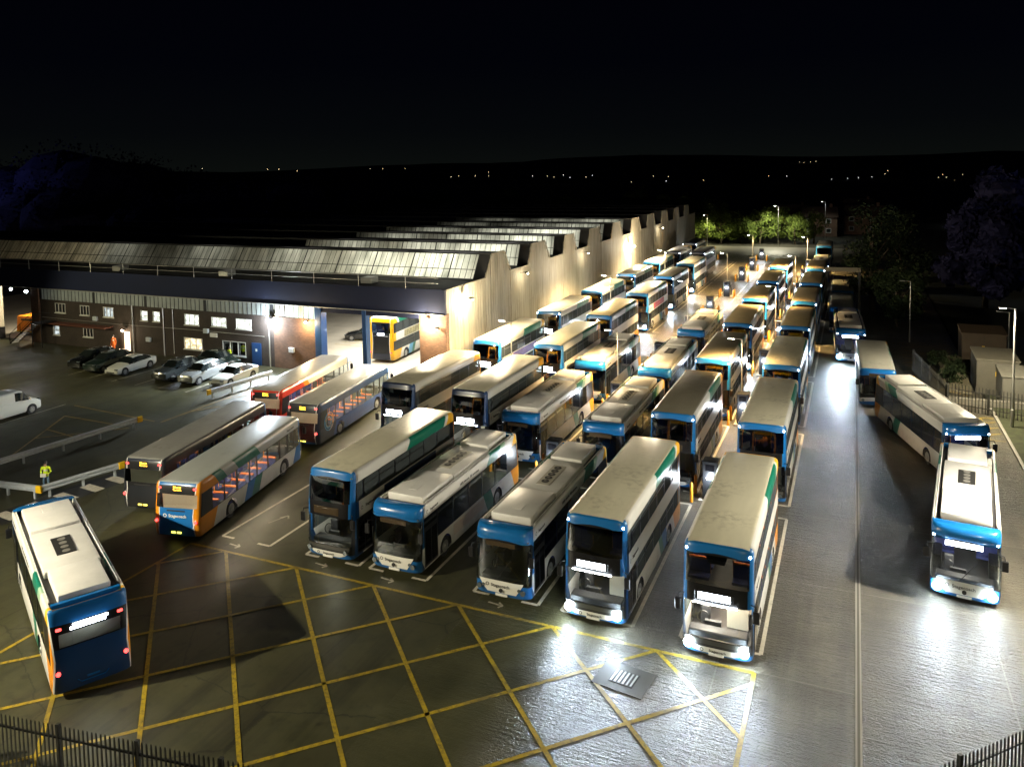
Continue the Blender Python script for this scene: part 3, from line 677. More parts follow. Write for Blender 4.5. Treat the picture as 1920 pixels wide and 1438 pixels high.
# left-hand buses with their rears to the camera
away(-24.72, 18.55, 'ee', 'electric bus seen from behind and above, red tail lights, crossing the yellow hatching', kind='ee', ang=-61.5, fans='square', tail=True, head=False)
away(-30.85, 28.2, 'sd', 'white single decker with blue and orange rear and brightly lit seats', ang=-12.0, lit=True, amber=True, tail=True, disp=False, head=False)
away(-35.2, 30.0, 'sd_black', 'dark single decker with grey roof, rear lamps lit, left of the blue and orange one', ang=-11.3, amber=True, tail=True, disp=False, head=False)
nb = away(-33.5, 41.3, 'sd_navy', 'navy single decker with swirl emblem and lit seats', ang=-7.5, lit=True, amber=True, tail=True, disp=False, head=False)
away(-38.1, 43.0, 'sd_red', 'red and orange single decker with its rear lamps lit', ang=-9.6, lit=True, amber=True, tail=True, disp=False, head=False)
m = MB()
for q, (c_, r_, w_) in enumerate([((.55, .26, .06), .62, .05), ((.55, .26, .06), .50, .04), ((.02, .22, .42), .60, .05), ((.02, .22, .42), .44, .05), ((.45, .42, .3), .34, .03)]):
    m.use(flat('swirl_%d' % q, c_, .4)); a0 = (1.2, .2, -2.6, 2.6, 0)[q]; ring(m, (-1.25, 4.2+.03*q, 1.45), r_, w_, 'x', 26, a0, a0+(3.6, 4.2, 4.4, 4.0, 6.28)[q], sgn=-1, th=.012+.004*q)
m.build('swirl_emblem', None, nb)
place_bus(-41.6, 62.75+5.3, pi-R(-3.9), 'white and yellow double decker with adverts in the hall doorway', kind='dd', liv='dd_yellow', head=False, disp=True, tail=True, ad='admix')
# ------------------------------------------------------------------ ground
def ground_mat(name, kind):
    m = newmat(name); g = NG(m); co = g.coord(); X, Y, Z = g.xyz(co)
    big = g.noise(co, .12, 5, .6); mid = g.noise(co, .7, 6, .65); fine = g.noise(co, 14, 4, .7)
    if kind == 'asphalt':
        c = g.ramp(g.rng(mid, .3, .7, 0, 1), [(0, (.030, .031, .014)), (1, (.062, .059, .028))], False)
        stain = g.rng(g.noise(co, .35, 6, .7), .52, .66, 0, .5); c = g.mix(stain, c, (.018, .015, .008))
        trk = g.rng(g.noise(g.comb(g.m('MULTIPLY', X, 1.6), g.m('MULTIPLY', Y, .07), 3), 1.0, 5, .65), .52, .68, 0, .55); c = g.mix(trk, c, (.013, .012, .008))
        drip = g.rng(g.noise(co, 1.9, 2, .5), .60, .80, 0, .7); c = g.mix(drip, c, (.010, .008, .006))
        vo = g.n.new('ShaderNodeTexVoronoi'); vo.feature = 'DISTANCE_TO_EDGE'; vo.inputs['Scale'].default_value = .16; wob = g.n.new('ShaderNodeVectorMath'); wob.operation = 'ADD'; g.l.new(co, wob.inputs[0]); g.l.new(g.comb(g.m('MULTIPLY', fine, .25), g.m('MULTIPLY', mid, .9), 0), wob.inputs[1]); g.l.new(wob.outputs[0], vo.inputs['Vector'])
        crack = g.m('LESS_THAN', vo.outputs['Distance'], .004); c = g.mix(g.m('MULTIPLY', crack, .6), c, (.008, .008, .006))
        g.l.new(c, g.b.inputs['Base Color'])
        g.v(g.rng(big, .38, .62, .34, .60), g.b.inputs['Roughness']); g.b.inputs['Specular IOR Level'].default_value = .5
        g.bump(g.m('ADD', g.m('MULTIPLY', fine, .6), g.noise(co, 60, 2)), .35, .006)
    elif kind == 'concrete':
        cells = g.m('ADD', g.m('FLOOR', g.m('MULTIPLY', X, .21)), g.m('MULTIPLY', g.m('FLOOR', g.m('MULTIPLY', g.m('ADD', Y, -.1), 1/7.05)), 7.3))
        wn_ = g.n.new('ShaderNodeTexWhiteNoise'); wn_.noise_dimensions = '1D'; g.l.new(cells, wn_.inputs['W'])
        c = g.ramp(g.rng(mid, .3, .7, 0, 1), [(0, (.062, .056, .040)), (1, (.108, .096, .070))], False)
        sc = g.n.new('ShaderNodeVectorMath'); sc.operation = 'SCALE'; g.l.new(c, sc.inputs[0]); g.l.new(g.rng(wn_.outputs[0], 0, 1, .82, 1.12), sc.inputs['Scale']); c = sc.outputs[0]
        stain = g.rng(g.noise(co, .3, 5, .6), .48, .78, 0, .5); c = g.mix(stain, c, (.03, .026, .019))
        trk = g.rng(g.noise(g.comb(g.m('MULTIPLY', X, 1.3), g.m('MULTIPLY', Y, .05), 3), 1.0, 5, .65), .48, .66, 0, .5); c = g.mix(trk, c, (.028, .024, .017))
        drip = g.rng(g.noise(co, 1.6, 2, .5), .60, .80, 0, .6); c = g.mix(drip, c, (.016, .014, .010))
        # joints
        fy = g.m('ABSOLUTE', g.m('SUBTRACT', g.m('FRACT', g.m('MULTIPLY', g.m('ADD', Y, -.1), 1/7.05)), .5)); jy = g.m('GREATER_THAN', fy, .4955)
        fx = g.m('ABSOLUTE', g.m('SUBTRACT', g.m('FRACT', g.m('MULTIPLY', g.m('ADD', X, -.35), .21)), .5)); jx = g.m('GREATER_THAN', fx, .4935)
        j = g.m('MAXIMUM', jx, jy); c = g.mix(g.m('MULTIPLY', j, .55), c, (.16, .15, .12))
        edge = g.rng(g.m('ADD', X, g.m('MULTIPLY', g.noise(co, .5, 4, .6), 5.0)), -8.9, -4.6, 0, 1)
        edge = g.m('MAXIMUM', edge, g.m('GREATER_THAN', Y, 60))
        c = g.mix(edge, g.ramp(g.rng(mid, .3, .7, 0, 1), [(0, (.030, .031, .014)), (1, (.062, .059, .028))], False), c)
        g.l.new(c, g.b.inputs['Base Color'])
        st = g.noise(g.comb(g.m('MULTIPLY', X, .9), g.m('MULTIPLY', Y, 7), 0), 1.0, 4, .75)      # brushed grooves across the lane
        g.v(g.rng(g.noise(co, .22, 4, .6), .34, .66, .30, .44), g.b.inputs['Roughness'])
        sparkle = g.noise(co, 9, 3, .8)
        g.bump(g.m('ADD', g.m('MULTIPLY', st, 1.0), g.m('MULTIPLY', sparkle, .9)), 1.0, .09, edge)
    return m
M['asphalt'] = ground_mat('wet_asphalt', 'asphalt'); M['concrete'] = ground_mat('wet_concrete', 'concrete')
def sheet(name, pts, z, mat, kind='structure'):
    m = MB(); m.face([(x, y, z) for x, y in pts]); o = m.build(name, mat); tag(o, None, None, None, kind); return o
M['earth'] = flat('dark_earth', (.020, .018, .010), .9, var=.4, vs=.5)
sheet('ground', [(-4000, -400), (4000, -400), (4000, 7000), (-4000, 7000)], -.30, M['earth'])
sheet('far_field', [(-300, 166), (-31, 166), (-31, 182), (12, 182), (12, 166), (120, 166), (120, 300), (-300, 300)], -.02, M['earth'])
sheet('yard_asphalt', [(-140, -5), (9.4, -5), (9.4, 10), (-14.5, 10), (-14.5, 72), (-24.5, 72), (-24.5, 166), (-140, 166)], -.004, M['asphalt'])
sheet('yard_concrete', [(-14.5, 10), (9.3, 10), (9.3, 166), (-24.5, 166), (-24.5, 72), (-14.5, 72)], 0, M['concrete'])
sheet('road', [(-31, 166), (12, 166), (12, 182), (-31, 182)], .004, flat('pale_road', (.11, .105, .09), .5, var=.2, vs=.4))
m = MB(); m.bbox(9.3, 9.5, 26, 66, -.02, .12, .02); tag(m.build('kerb', flat('kerb_concrete', (.22, .21, .18), .6, var=.15)), None, None, None, 'structure')
M['grass'] = flat('rough_grass', (.030, .034, .012), .95, var=.5, vs=1.5)
sheet('verge', [(9.5, 20), (60, 20), (60, 160), (9.5, 160)], .02, M['grass'])
def mark_mat(name, col, wear=.5):
    m = newmat(name); g = NG(m); co = g.coord(); w = g.m('MAXIMUM', g.rng(g.noise(co, 5, 8, .8), .46, .68, 0, wear), g.rng(g.noise(co, .45, 5, .7), .50, .68, 0, wear*.85))
    g.l.new(g.mix(w, col, (.05, .045, .035)), g.b.inputs['Base Color']); g.v(g.rng(w, 0, 1, .35, .5), g.b.inputs['Roughness']); return m
M['mw'] = mark_mat('marking_white', (.58, .54, .44)); M['my'] = mark_mat('marking_yellow', (.33, .235, .014), 1.0); M['mo'] = mark_mat('marking_faded', (.35, .22, .05), .9)
def lines(name, segs, w, mat, z=.008):
    m = MB()
    for i, (x0, y0, x1, y1) in enumerate(segs):
        d = Vector((x1-x0, y1-y0, 0)).normalized()*w/2; n_ = Vector((-d.y, d.x, 0)); zz = z+.0016*(i % 7)
        m.face([(x0+n_.x, y0+n_.y, zz), (x0-n_.x, y0-n_.y, zz), (x1-n_.x, y1-n_.y, zz), (x1+n_.x, y1+n_.y, zz)])
    return tag(m.build(name, mat), None, None, None, 'structure')
seg = []
for cx, rows in ((-27.6, (0, 1, 2, 3, 4, 5, 6)), (-22.4, range(9)), (-18.8, range(9)), (-13.45, range(9)), (-9.4, range(9)), (-4.5, range(9))):
    for k in rows:
        y0 = 29.4+k*13.85; y1 = y0+12.2
        seg += [(cx-1.5, y0, cx-1.5, y1), (cx+1.5, y0, cx+1.5, y1), (cx-1.5, y0, cx-.75, y0), (cx+.75, y0, cx+1.5, y0), (cx-1.5, y1, cx-.75, y1), (cx+.75, y1, cx+1.5, y1)]
lines('bay_marking', seg, .15, M['mw'])
seg = []
for cx in (-27.6, -22.4, -18.8, -13.45):     # little arrows in front of each bay
    seg += [(cx-.55, 28.88, cx+.15, 28.8), (cx+.15, 28.8, cx-.1, 29.0), (cx+.15, 28.8, cx+.0, 28.62)]
seg += [(-27.9, 31.4, -27.5, 32.5), (-27.5, 32.5, -27.75, 32.1), (-27.5, 32.5, -27.25, 32.2)]
lines('arrow_marking', seg, .09, mark_mat('marking_arrow', (.4, .37, .30), .95))
# yellow box: 45 degree lattice
X0, X1, Y0, Y1 = -30, -3.1, 16.0, 28.2; seg = [(X0, Y1, X1, Y1), (X0, Y0-2, X0, Y1), (X1, Y1, X1, 22)]
def clip(x, y, dx, dy, L_):
    t0, t1 = 0, L_
    for p_, d_, a, b in ((x, dx, X0, X1), (y, dy, Y0-3, Y1)):
        if d_: ta, tb = sorted(((a-p_)/d_, (b-p_)/d_)); t0 = max(t0, ta); t1 = min(t1, tb)
    return (x+dx*t0, y+dy*t0, x+dx*t1, y+dy*t1) if t1 > t0 else None
for k in range(-2, 12):
    xk = -27.75+4.22*k
    for sx in (1, -1):
        c = clip(xk, Y1, sx*.7071, -.7071, 40)
        if c: seg.append(c)
for k in range(1, 4):
    c = clip(X0, Y1-4.22*k+2.2, .7071, -.7071, 40)
    c = clip(X0, Y1-4.22*k-1.9, .7071, .7071, 40)
lines('yellow_box_marking', seg, .155, M['my'])
lines('side_marking', [(-46.9, 41.8, -46.7, 54), (-57, 42.5, -47.5, 41.8), (-50, 32, -55.2, 40.3), (-55.2, 40.3, -50, 40.2), (-52.5, 36, -48, 40), (-53.4, 37.6, -50.2, 37.2), (-46.9, 44.5, -45.6, 46.4), (-46.8, 48, -45.5, 49.9), (-46.8, 51.5, -45.6, 53.2)], .12, M['mo'])
lines('car_bay_marking', [(-58, 34, -58, 42.5), (-63.5, 49, -63.3, 54.5), (-60.5, 48.8, -60.2, 55.5), (-57.4, 48.6, -57.3, 55), (-54.6, 48.6, -54.6, 55), (-51.4, 48.5, -51.5, 55), (-66.3, 49, -66.3, 55)], .10, M['mw'])
lines('far_marking', [(4.2, 66+i*3.2, 8.6, 68.5+i*3.2) for i in range(7)]+[(8.4, 66+i*3.2, 4.3, 68.5+i*3.2) for i in range(7)], .12, M['mo'], .02)
lines('hatch_marking', [(8.3, 58.5, 8.4, 63.5), (8.3, 58.5, 9.2, 58.5), (8.35, 59.6, 9.2, 60.1), (8.35, 60.9, 9.2, 61.4), (8.35, 62.2, 9.2, 62.7), (8.4, 63.5, 9.2, 63.5)], .16, M['my'], .02)
sheet('zebra_dark', [(-42.9, 26.2), (-41.0, 26.0), (-39.6, 33.6), (-41.6, 33.9)], .004, flat('zebra_black', (.02, .02, .02), .5))
lines('zebra_marking', [(-42.6+i*.34, 27.0+i*1.45, -41.1+i*.34, 26.85+i*1.45) for i in range(5)], .62, M['mw'])
# drain channel and manhole
m = MB().use(flat('channel_steel', (.30, .29, .26), .38, .3)); m.box(.24, .30, 20.3, 165, 0, .012); m.box(.38, .44, 20.3, 165, 0, .012); m.use(flat('channel_slot', (.09, .085, .07), .5)); m.box(.30, .38, 20.3, 165, 0, .006)
tag(m.build('drain_channel'), 'narrow steel drainage channel running up the wet lane', 'drain')
m = MB().use(flat('drain_frame', (.045, .043, .036), .6)); m.box(-.95, .95, -.75, .75, 0, .02); m.use(M['grille']); m.box(-.45, .45, -.38, .38, .02, .03); m.use(M['steel'])
for i in range(6): m.box(-.40+i*.15, -.34+i*.15, -.34, .34, .03, .045)
tag(m.build('drain_cover', loc=(-7.35, 26.15, 0), rz=R(-8)), 'square drain grating in the wet concrete in front of the parked buses', 'drain')
# ------------------------------------------------------------------ the depot hall
def brick(name, c1, c2):
    m = newmat(name); g = NG(m); co = g.coord(); X, Y, Z = g.xyz(co)
    b = g.n.new('ShaderNodeTexBrick'); g.l.new(g.comb(g.m('ADD', X, Y), Z, 0), b.inputs['Vector']); b.inputs['Color1'].default_value = (*c1, 1); b.inputs['Color2'].default_value = (*c2, 1)
    b.inputs['Mortar'].default_value = (.10, .085, .07, 1); b.inputs['Scale'].default_value = 1; b.inputs['Brick Width'].default_value = .23; b.inputs['Row Height'].default_value = .075; b.inputs['Mortar Size'].default_value = .008
    d = g.rng(g.noise(co, .8, 6, .7), .35, .7, .65, 1.1); s_ = g.n.new('ShaderNodeVectorMath'); s_.operation = 'SCALE'; g.l.new(b.outputs[0], s_.inputs[0]); g.l.new(d, s_.inputs['Scale']); g.l.new(s_.outputs[0], g.b.inputs['Base Color'])
    g.b.inputs['Roughness'].default_value = .85; g.bump(b.outputs['Fac'], .3, -.01); return m
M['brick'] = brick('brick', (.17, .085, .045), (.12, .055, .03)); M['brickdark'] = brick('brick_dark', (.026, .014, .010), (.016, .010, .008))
def clad_mat():
    m = newmat('cladding'); g = NG(m); co = g.coord(); X, Y, Z = g.xyz(co)
    n1 = g.noise(g.comb(X, Y, g.m('MULTIPLY', Z, .12)), 1.6, 7, .7); n2 = g.noise(co, .15, 4)
    c = g.ramp(g.rng(n1, .3, .72, 0, 1), [(0, (.20, .185, .145)), (1, (.40, .375, .31))], False)
    c = g.mix(g.rng(n2, .45, .65, 0, .25), c, (.22, .18, .11)); g.l.new(c, g.b.inputs['Base Color']); g.b.inputs['Roughness'].default_value = .6; return m
M['clad'] = clad_mat(); M['fascia'] = flat('fascia_blue', (.002, .006, .030), .9, var=.15, vs=.4); M['roofdark'] = flat('roof_dark', (.012, .013, .015), .8, var=.4, vs=.3)
M['bluecol'] = flat('column_blue', (.012, .05, .16), .35, coat=.3)
hall = empty('depot_hall', (0, 0, 0), 0, 'long bus depot hall with corrugated side wall, blue fascia and sawtooth rooflights', 'depot')
TE = [(65.7, 67.2, 70.0, 71.6), (76.2, 77.2, 81.1, 82.7), (87.0, 87.7, 90.9, 91.9), (96.5, 97.4, 101.4, 102.4), (106.9, 108.0, 111.6, 113.2), (117.5, 118.3, 122.4, 123.8), (127.8, 128.6, 132.6, 133.8), (138.4, 139.2, 142.8, 144.0), (148.6, 149.4, 153, 154), (158.6, 159.4, 163, 164)]
ZB, ZT, XW = 8.12, 10.25, -31.5
def top(y):
    for a, b, c, d in TE:
        if a <= y < b: return ZB+(ZT-ZB)*(y-a)/(b-a)
        if b <= y <= c: return ZT
        if c < y <= d: return ZT-(ZT-ZB)*(y-c)/(d-c)
    return ZB
ys = []; y = 58.0
while y < 171: ys.append(y); y += .275
ys += [v for t in TE for v in t]; ys = sorted(set(round(v, 3) for v in ys))
m = MB(); prev = None
for y in ys:
    ph = ((y-58)/.55) % 1; x = XW+(.0 if ph < .25 or ph > .75 else -.09)
    if abs(ph-.25) < .02 or abs(ph-.75) < .02: x = XW-.045
    cur = (x, y, top(y))
    if prev:
        for z0, z1f, dx in ((0, 4.6, .03), (4.6, None, 0)):
            za, zb = (z1f, z1f) if z1f else (prev[2], cur[2]); m.face([(prev[0]+dx, prev[1], z0), (cur[0]+dx, cur[1], z0), (cur[0]+dx, cur[1], zb), (prev[0]+dx, prev[1], za)])
    prev = cur
m.box(XW-.25, XW-.12, 58.05, 170.9, 0, ZB-.05)
m.build('corrugated_wall', M['clad'], hall)
m = MB(); pts = [(58.0, ZB)]+[(v, ZT if i in (1, 2) else ZB) for t in TE for i, v in enumerate(t)]+[(171, ZB)]
m.tube([(XW+.03, y, z+.03) for y, z in pts], .07, 6); m.build('verge_flashing', M['clad'], hall)
# roof slabs and monitors
m = MB(); gaps = [58.0]+[v for t in TE for v in (t[0], t[3])]+[171.0]
for i in range(0, len(gaps), 2): m.box(-120, XW-.14, gaps[i]+(.1 if i == 0 else 0), gaps[i+1], 7.80, 8.0)
m.build('roof', M['roofdark'], hall)
M['frost'] = newmat('rooflight_glass'); n, l = ns(M['frost']); n.clear(); o_ = n.new('ShaderNodeOutputMaterial'); mx = n.new('ShaderNodeMixShader'); tr = n.new('ShaderNodeBsdfTranslucent'); tp = n.new('ShaderNodeBsdfTransparent')
tn = n.new('ShaderNodeTexNoise'); tc_ = n.new('ShaderNodeTexCoord'); mpn = n.new('ShaderNodeMapping'); mpn.inputs['Scale'].default_value = (1.1, .3, .3); l.new(tc_.outputs['Object'], mpn.inputs[0]); l.new(mpn.outputs[0], tn.inputs[0]); tn.inputs['Scale'].default_value = 1.1; tn.inputs['Detail'].default_value = 5
rp_ = n.new('ShaderNodeValToRGB'); rp_.color_ramp.elements[0].color = (.30, .32, .27, 1); rp_.color_ramp.elements[1].color = (.8, .82, .72, 1); rp_.color_ramp.elements[0].position = .32; rp_.color_ramp.elements[1].position = .66
l.new(tn.outputs[0], rp_.inputs[0]); l.new(rp_.outputs[0], tr.inputs[0]); mx.inputs[0].default_value = .25; tp.inputs[0].default_value = (.5, .52, .48, 1); l.new(tr.outputs[0], mx.inputs[1]); l.new(tp.outputs[0], mx.inputs[2]); l.new(mx.outputs[0], o_.inputs[0])
XS = [-118, -61, -61, -62.5, -60, -62, -66, -70, -75, -80]
for i, (a, b, c, d) in enumerate(TE):
    x0, x1 = -118, XW-.14
    m = MB(); m.poly([(x0, b, ZT-.06), (x1, b, ZT-.06), (x1, c, ZT-.06), (x0, c, ZT-.06), (x1, d, 8.0), (x0, d, 8.0)], [(0, 1, 2, 3), (3, 2, 4, 5)])
    m.box(x0, x1, b-.12, b+.25, ZT-.06, ZT+.06)
    xg = x1-1.15; m.poly([(xg, a, 8.0), (x1, a, 8.0), (x1, b, ZT-.06), (xg, b, ZT-.06)], [(0, 1, 2, 3)])
    if XS[i] > -118: m.poly([(x0, a, 8.0), (XS[i], a, 8.0), (XS[i], b, ZT-.06), (x0, b, ZT-.06)], [(0, 1, 2, 3)])
    mo = m.build('roof_monitor', M['roofdark'], hall)
    m = MB(); m.poly([(XS[i], a, 8.02), (xg, a, 8.02), (xg, b, ZT-.1), (XS[i], b, ZT-.1)], [(0, 1, 2, 3)]); m.build('glazing', M['frost'], mo)
    m = MB(); k = XS[i]
    while k < xg:
        w_ = .14 if int((k-XS[i])/.62) % 7 == 0 else .06
        m.poly([(k, a-.03, 8.0), (k+w_, a-.03, 8.0), (k+w_, b-.03, ZT-.06), (k, b-.03, ZT-.06)], [(0, 1, 2, 3)]); k += .62 if i < 5 else 1.24
    zt = (8+ZT)/2-.3; yt = a+(b-a)*.36
    m.box(XS[i], xg, yt-.05, yt-.02, zt-.03, zt+.03)
    m.build('glazing_bar', M['roofdark'], mo)
    m = MB(); m.box(-118, xg, a-.5, a-.35, 8.0, 8.10); m.build('gutter', flat('gutter_%d' % i, (.12, .13, .13), .3, .6), mo)
    # tube lights hanging under the rooflights inside the hall
    for xx, pw in ((-36.5, 95), (-44, 40), (-54, 22), (-66, 13), (-80, 10)):
        if i < 6 and xx > XS[i]+2: lamp('hall_lamp', 'AREA', (xx, b+1.6, 8.9), pw*(1 if i < 4 else .35), (1, .97, .86), None, size=5.5, to=(xx, a-1.5, 7.6))
# facade
def bwall(name, x0, x1, z0, z1, mat, y=58.0, th=.25, par=hall): m_ = MB(); m_.box(x0, x1, y, y+th, z0, z1); return m_.build(name, mat, par)
bwall('facade_fascia', -120, XW+.02, 6.05, 8.2, M['fascia'], 57.72, .3)
m = MB()   # brickwork with window openings, as piers and spandrels
def holes(x0, x1, z0, z1, hs, y=58.0, th=.25):
    xs = sorted({x0, x1, *[h[0] for h in hs], *[h[1] for h in hs]}); zs = sorted({z0, z1, *[h[2] for h in hs], *[h[3] for h in hs]})
    for i in range(len(xs)-1):
        for j in range(len(zs)-1):
            cx, cz = (xs[i]+xs[i+1])/2, (zs[j]+zs[j+1])/2
            if not any(h[0] < cx < h[1] and h[2] < cz < h[3] for h in hs): m.box(xs[i], xs[i+1], y, y+th, zs[j], zs[j+1])
UP = [(-79.9, -78.3, 3.5, 4.55, 0), (-76, -74.6, 3.45, 4.5, 0), (-72.5, -71.0, 3.45, 4.52, 2), (-67.1, -66.1, 3.4, 4.45, 1), (-65.4, -64.4, 3.4, 4.45, 1), (-61.1, -59.2, 3.35, 4.45, 1), (-57.6, -55.7, 3.4, 4.35, 1), (-54.5, -52.6, 3.35, 4.37, 1)]
LO = [(-80.4, -79.4, 1.0, 2.05, 2), (-75.7, -74.2, 1.1, 2.1, 0), (-61.3, -58.9, .9, 2.07, 3), (-56.3, -53.4, .7, 2.1, 0)]
DO = [(-69.9, -68.8, .02, 2.1)]
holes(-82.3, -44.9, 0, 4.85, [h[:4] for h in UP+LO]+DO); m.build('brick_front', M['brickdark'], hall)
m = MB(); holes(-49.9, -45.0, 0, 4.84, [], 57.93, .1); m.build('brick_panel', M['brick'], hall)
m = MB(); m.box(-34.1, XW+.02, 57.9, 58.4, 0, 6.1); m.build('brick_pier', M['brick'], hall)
def winmat(name, col, s_):
    m_ = emis(name, col, s_); n_, l_ = ns(m_); g = NG.__new__(NG); g.n, g.l, g.b = n_, l_, None
    X, Y, Z = g.xyz(g.coord()); e_ = [q for q in n_ if q.type == 'EMISSION'][0]
    slat = g.rng(g.m('FRACT', g.m('MULTIPLY', X, 7.0)), .35, .65, .72, 1); room = g.rng(g.noise(g.comb(X, 0, g.m('MULTIPLY', Z, 1.5)), 1.9, 3, .6), .42, .6, .28, 1)
    l_.new(g.m('MULTIPLY', g.m('MULTIPLY', slat, room), s_), e_.inputs[1]); return m_
WL = {0: M['glassdark'], 1: winmat('window_lit', (.92, 1, .86), 1.3), 2: winmat('window_dim', (.75, .85, .85), .5), 3: winmat('window_warm', (1, .80, .45), 1.2)}
M['upvc'] = flat('window_frame_white', (.55, .55, .52), .4)
for i, (x0, x1, z0, z1, k) in enumerate(UP+LO):
    f = MB()
    f.box(x0, x1, 57.96, 58.06, z0, z0+.06); f.box(x0, x1, 57.96, 58.06, z1-.06, z1); f.box(x0, x0+.06, 57.97, 58.05, z0+.06, z1-.06); f.box(x1-.06, x1, 57.97, 58.05, z0+.06, z1-.06)
    nn = 3 if x1-x0 > 1.2 else 1
    for q in range(1, nn): xx = x0+(x1-x0)*q/nn; f.box(xx-.03, xx+.03, 57.97, 58.05, z0+.06, z1-.06)
    if nn == 1: f.box(x0+.06, x1-.06, 57.97, 58.05, (z0+z1)/2-.03, (z0+z1)/2+.03)
    fo = f.build('window', M['upvc'], hall); p = MB(); p.box(x0+.05, x1-.05, 58.12, 58.14, z0+.05, z1-.05); p.build('pane', WL[k], fo)
    p = MB(); p.box(x0-.05, x1+.05, 57.88, 58.02, z0-.07, z0); p.build('sill', M['upvc'], fo)
# clerestory strip
M['clerest'] = flat('clerestory_panel', (.20, .22, .21), .5, var=.3, vs=.7, emit=(.8, .9, .8), es=.012)
cs = MB(); cs.box(-82.2, -50.0, 58.02, 58.08, 4.86, 6.04); co_ = cs.build('clerestory', M['clerest'], hall)
cs = MB(); cs.box(-48.2, -46.9, 58.02, 58.08, 4.86, 6.04); cs.box(-46.5, -45.1, 58.02, 58.08, 4.86, 6.04); cs.build('clerestory_window', emis('clerestory_lit', (.85, .97, .80), .7), hall)
cs = MB(); cs.box(-50, -48.2, 58.02, 58.08, 4.86, 6.04); cs.box(-46.9, -46.5, 58.0, 58.1, 4.86, 6.04); cs.build('panel', M['clad'], hall)
cs = MB(); k = -82.2
while k < -45: cs.box(k, k+.04, 57.98, 58.02, 4.86, 6.04); k += .55
for k in (-82.3, -74, -66.5, -58.5, -50.2): cs.box(k, k+.3, 57.95, 58.06, 4.85, 6.04)
cs.build('mullion', M['roofdark'], hall)
# doorways: blue columns and header
cs = MB(); cs.bbox(-45.0, -44.3, 57.7, 58.6, 0, 6.05, .03); cs.build('blue_column', M['bluecol'], hall)
cs = MB(); cs.bbox(-39.9, -39.45, 57.75, 58.4, 0, 6.05, .03); cs.build('blue_column', M['bluecol'], hall)
cs = MB(); cs.box(-44.3, -34.1, 57.8, 58.3, 5.6, 6.05); cs.build('door_header', M['fascia'], hall)
cs = MB(); cs.box(-120, -90.2, 58, 58.3, 0, 5.9); cs.build('side_wall', M['brick'], hall)
cs = MB(); cs.bbox(-90.1, -89.0, 57.6, 58.3, 1.3, 6.05, .03); cs.build('gate_column', flat('column_cream', (.45, .40, .28), .6, var=.1), hall)
cs = MB().use(M['black']); cs.box(-90.12, -88.98, 57.57, 58.33, 0, 1.3); cs.use(M['yellowcap'])
for i in range(5): cs.poly([(-90.12, 57.56, .05+i*.26), (-88.98, 57.56, .2+i*.26), (-88.98, 57.56, .33+i*.26), (-90.12, 57.56, .18+i*.26)], [(0, 1, 2, 3)])
cs.build('warning_stripe', None, hall)
cs = MB(); cs.bbox(-83.6, -82.3, 57.8, 58.5, 0, 6.05, .03); cs.build('brick_jamb', M['brick'], hall)
# hall inside: floor, rear and cross walls
M['hallfloor'] = flat('hall_floor', (.34, .31, .25), .45, var=.2, vs=.5)
cs = MB(); cs.box(-120, XW-.3, 58.3, 104, 0, .012); cs.build('floor', M['hallfloor'], hall)
cs = MB(); cs.box(-120, XW-.3, 104, 104.3, 0, 7.8); cs.box(-82.2, -82.0, 58.3, 70, 0, 7.8); cs.box(-52, -51.8, 58.3, 66, 0, 7.8); cs.build('inner_wall', flat('inner_wall', (.28, .27, .23), .7, var=.2, vs=.5), hall)
cs = MB()
for k in range(5): cs.box(-50.5, -44, 68+k*1.1, 68.1+k*1.1, .014, .018)
cs.build('floor_line', M['my'], hall)
# doors, pipes, canopy, stair
d_ = MB(); d_.box(-52.6, -51.5, 57.9, 57.98, .05, 2.15); d_.use; do = d_.build('door', M['bluecol'], hall); d_ = MB(); d_.box(-52.15, -51.95, 57.88, 57.9, 1.35, 1.6); d_.build('notice', M['panelwhite'], do)
d_ = MB(); d_.box(-69.85, -68.85, 58.2, 58.24, .03, 2.08); d_.build('lit_doorway', emis('doorway_lit', (1, .72, .45), 1.6), hall)
for xx in (-50.4, -68.2, -63.9): d_ = MB(); d_.tube([(xx, 57.88, 4.9), (xx, 57.88, .0)], .06, 8); d_.build('downpipe', M['steel'], hall)
d_ = MB(); d_.box(-81.6, -71.2, 56.9, 57.98, 2.42, 2.50); d_.build('canopy', flat('canopy_red', (.14, .05, .03), .5), hall)
d_ = MB(); [d_.tube([(-88+i*1.6, 57.6, 8.2), (-88+i*1.6, 57.6, 9.25)], .03, 5) for i in range(0, 36, 3)]; d_.tube([(-88, 57.6, 9.2), (-32, 57.6, 9.2)], .02, 5); d_.tube([(-88, 57.6, 8.75), (-32, 57.6, 8.75)], .02, 5); d_.build('roof_railing', M['steel'], hall)
M['cable'] = M['black']
d_ = MB(); d_.tube([(-82, 57.9, 2.9), (-70, 57.9, 2.82), (-60, 57.9, 2.92), (-51, 57.9, 2.86)], .02, 5); d_.tube([(-62.6, 57.9, 4.8), (-62.6, 57.9, .3)], .03, 5); d_.build('cable_run', M['steel'], hall)
for xx, zz in ((-73.6, 3.0), (-58.2, 2.7), (-66.0, 1.3), (-47.8, 1.6)): d_ = MB(); d_.bbox(xx-.3, xx+.3, 57.72, 57.98, zz, zz+.45, .03); d_.build('wall_box', M['silver'], hall)
d_ = MB(); d_.box(-57.8, -56.9, 57.9, 57.98, 2.35, 2.75); d_.build('sign_panel', M['panelwhite'], hall)
d_ = MB(); d_.tube([(-90, 57.66, 6.12), (-31.6, 57.66, 6.06)], .05, 6); d_.build('gutter', M['steel'], hall)
for xx in (-41, -58, -73): d_ = MB(); d_.bbox(xx-.6, xx+.6, 60.2, 61.4, 8.0, 8.55, .05); d_.build('roof_vent', M['steel'], hall)
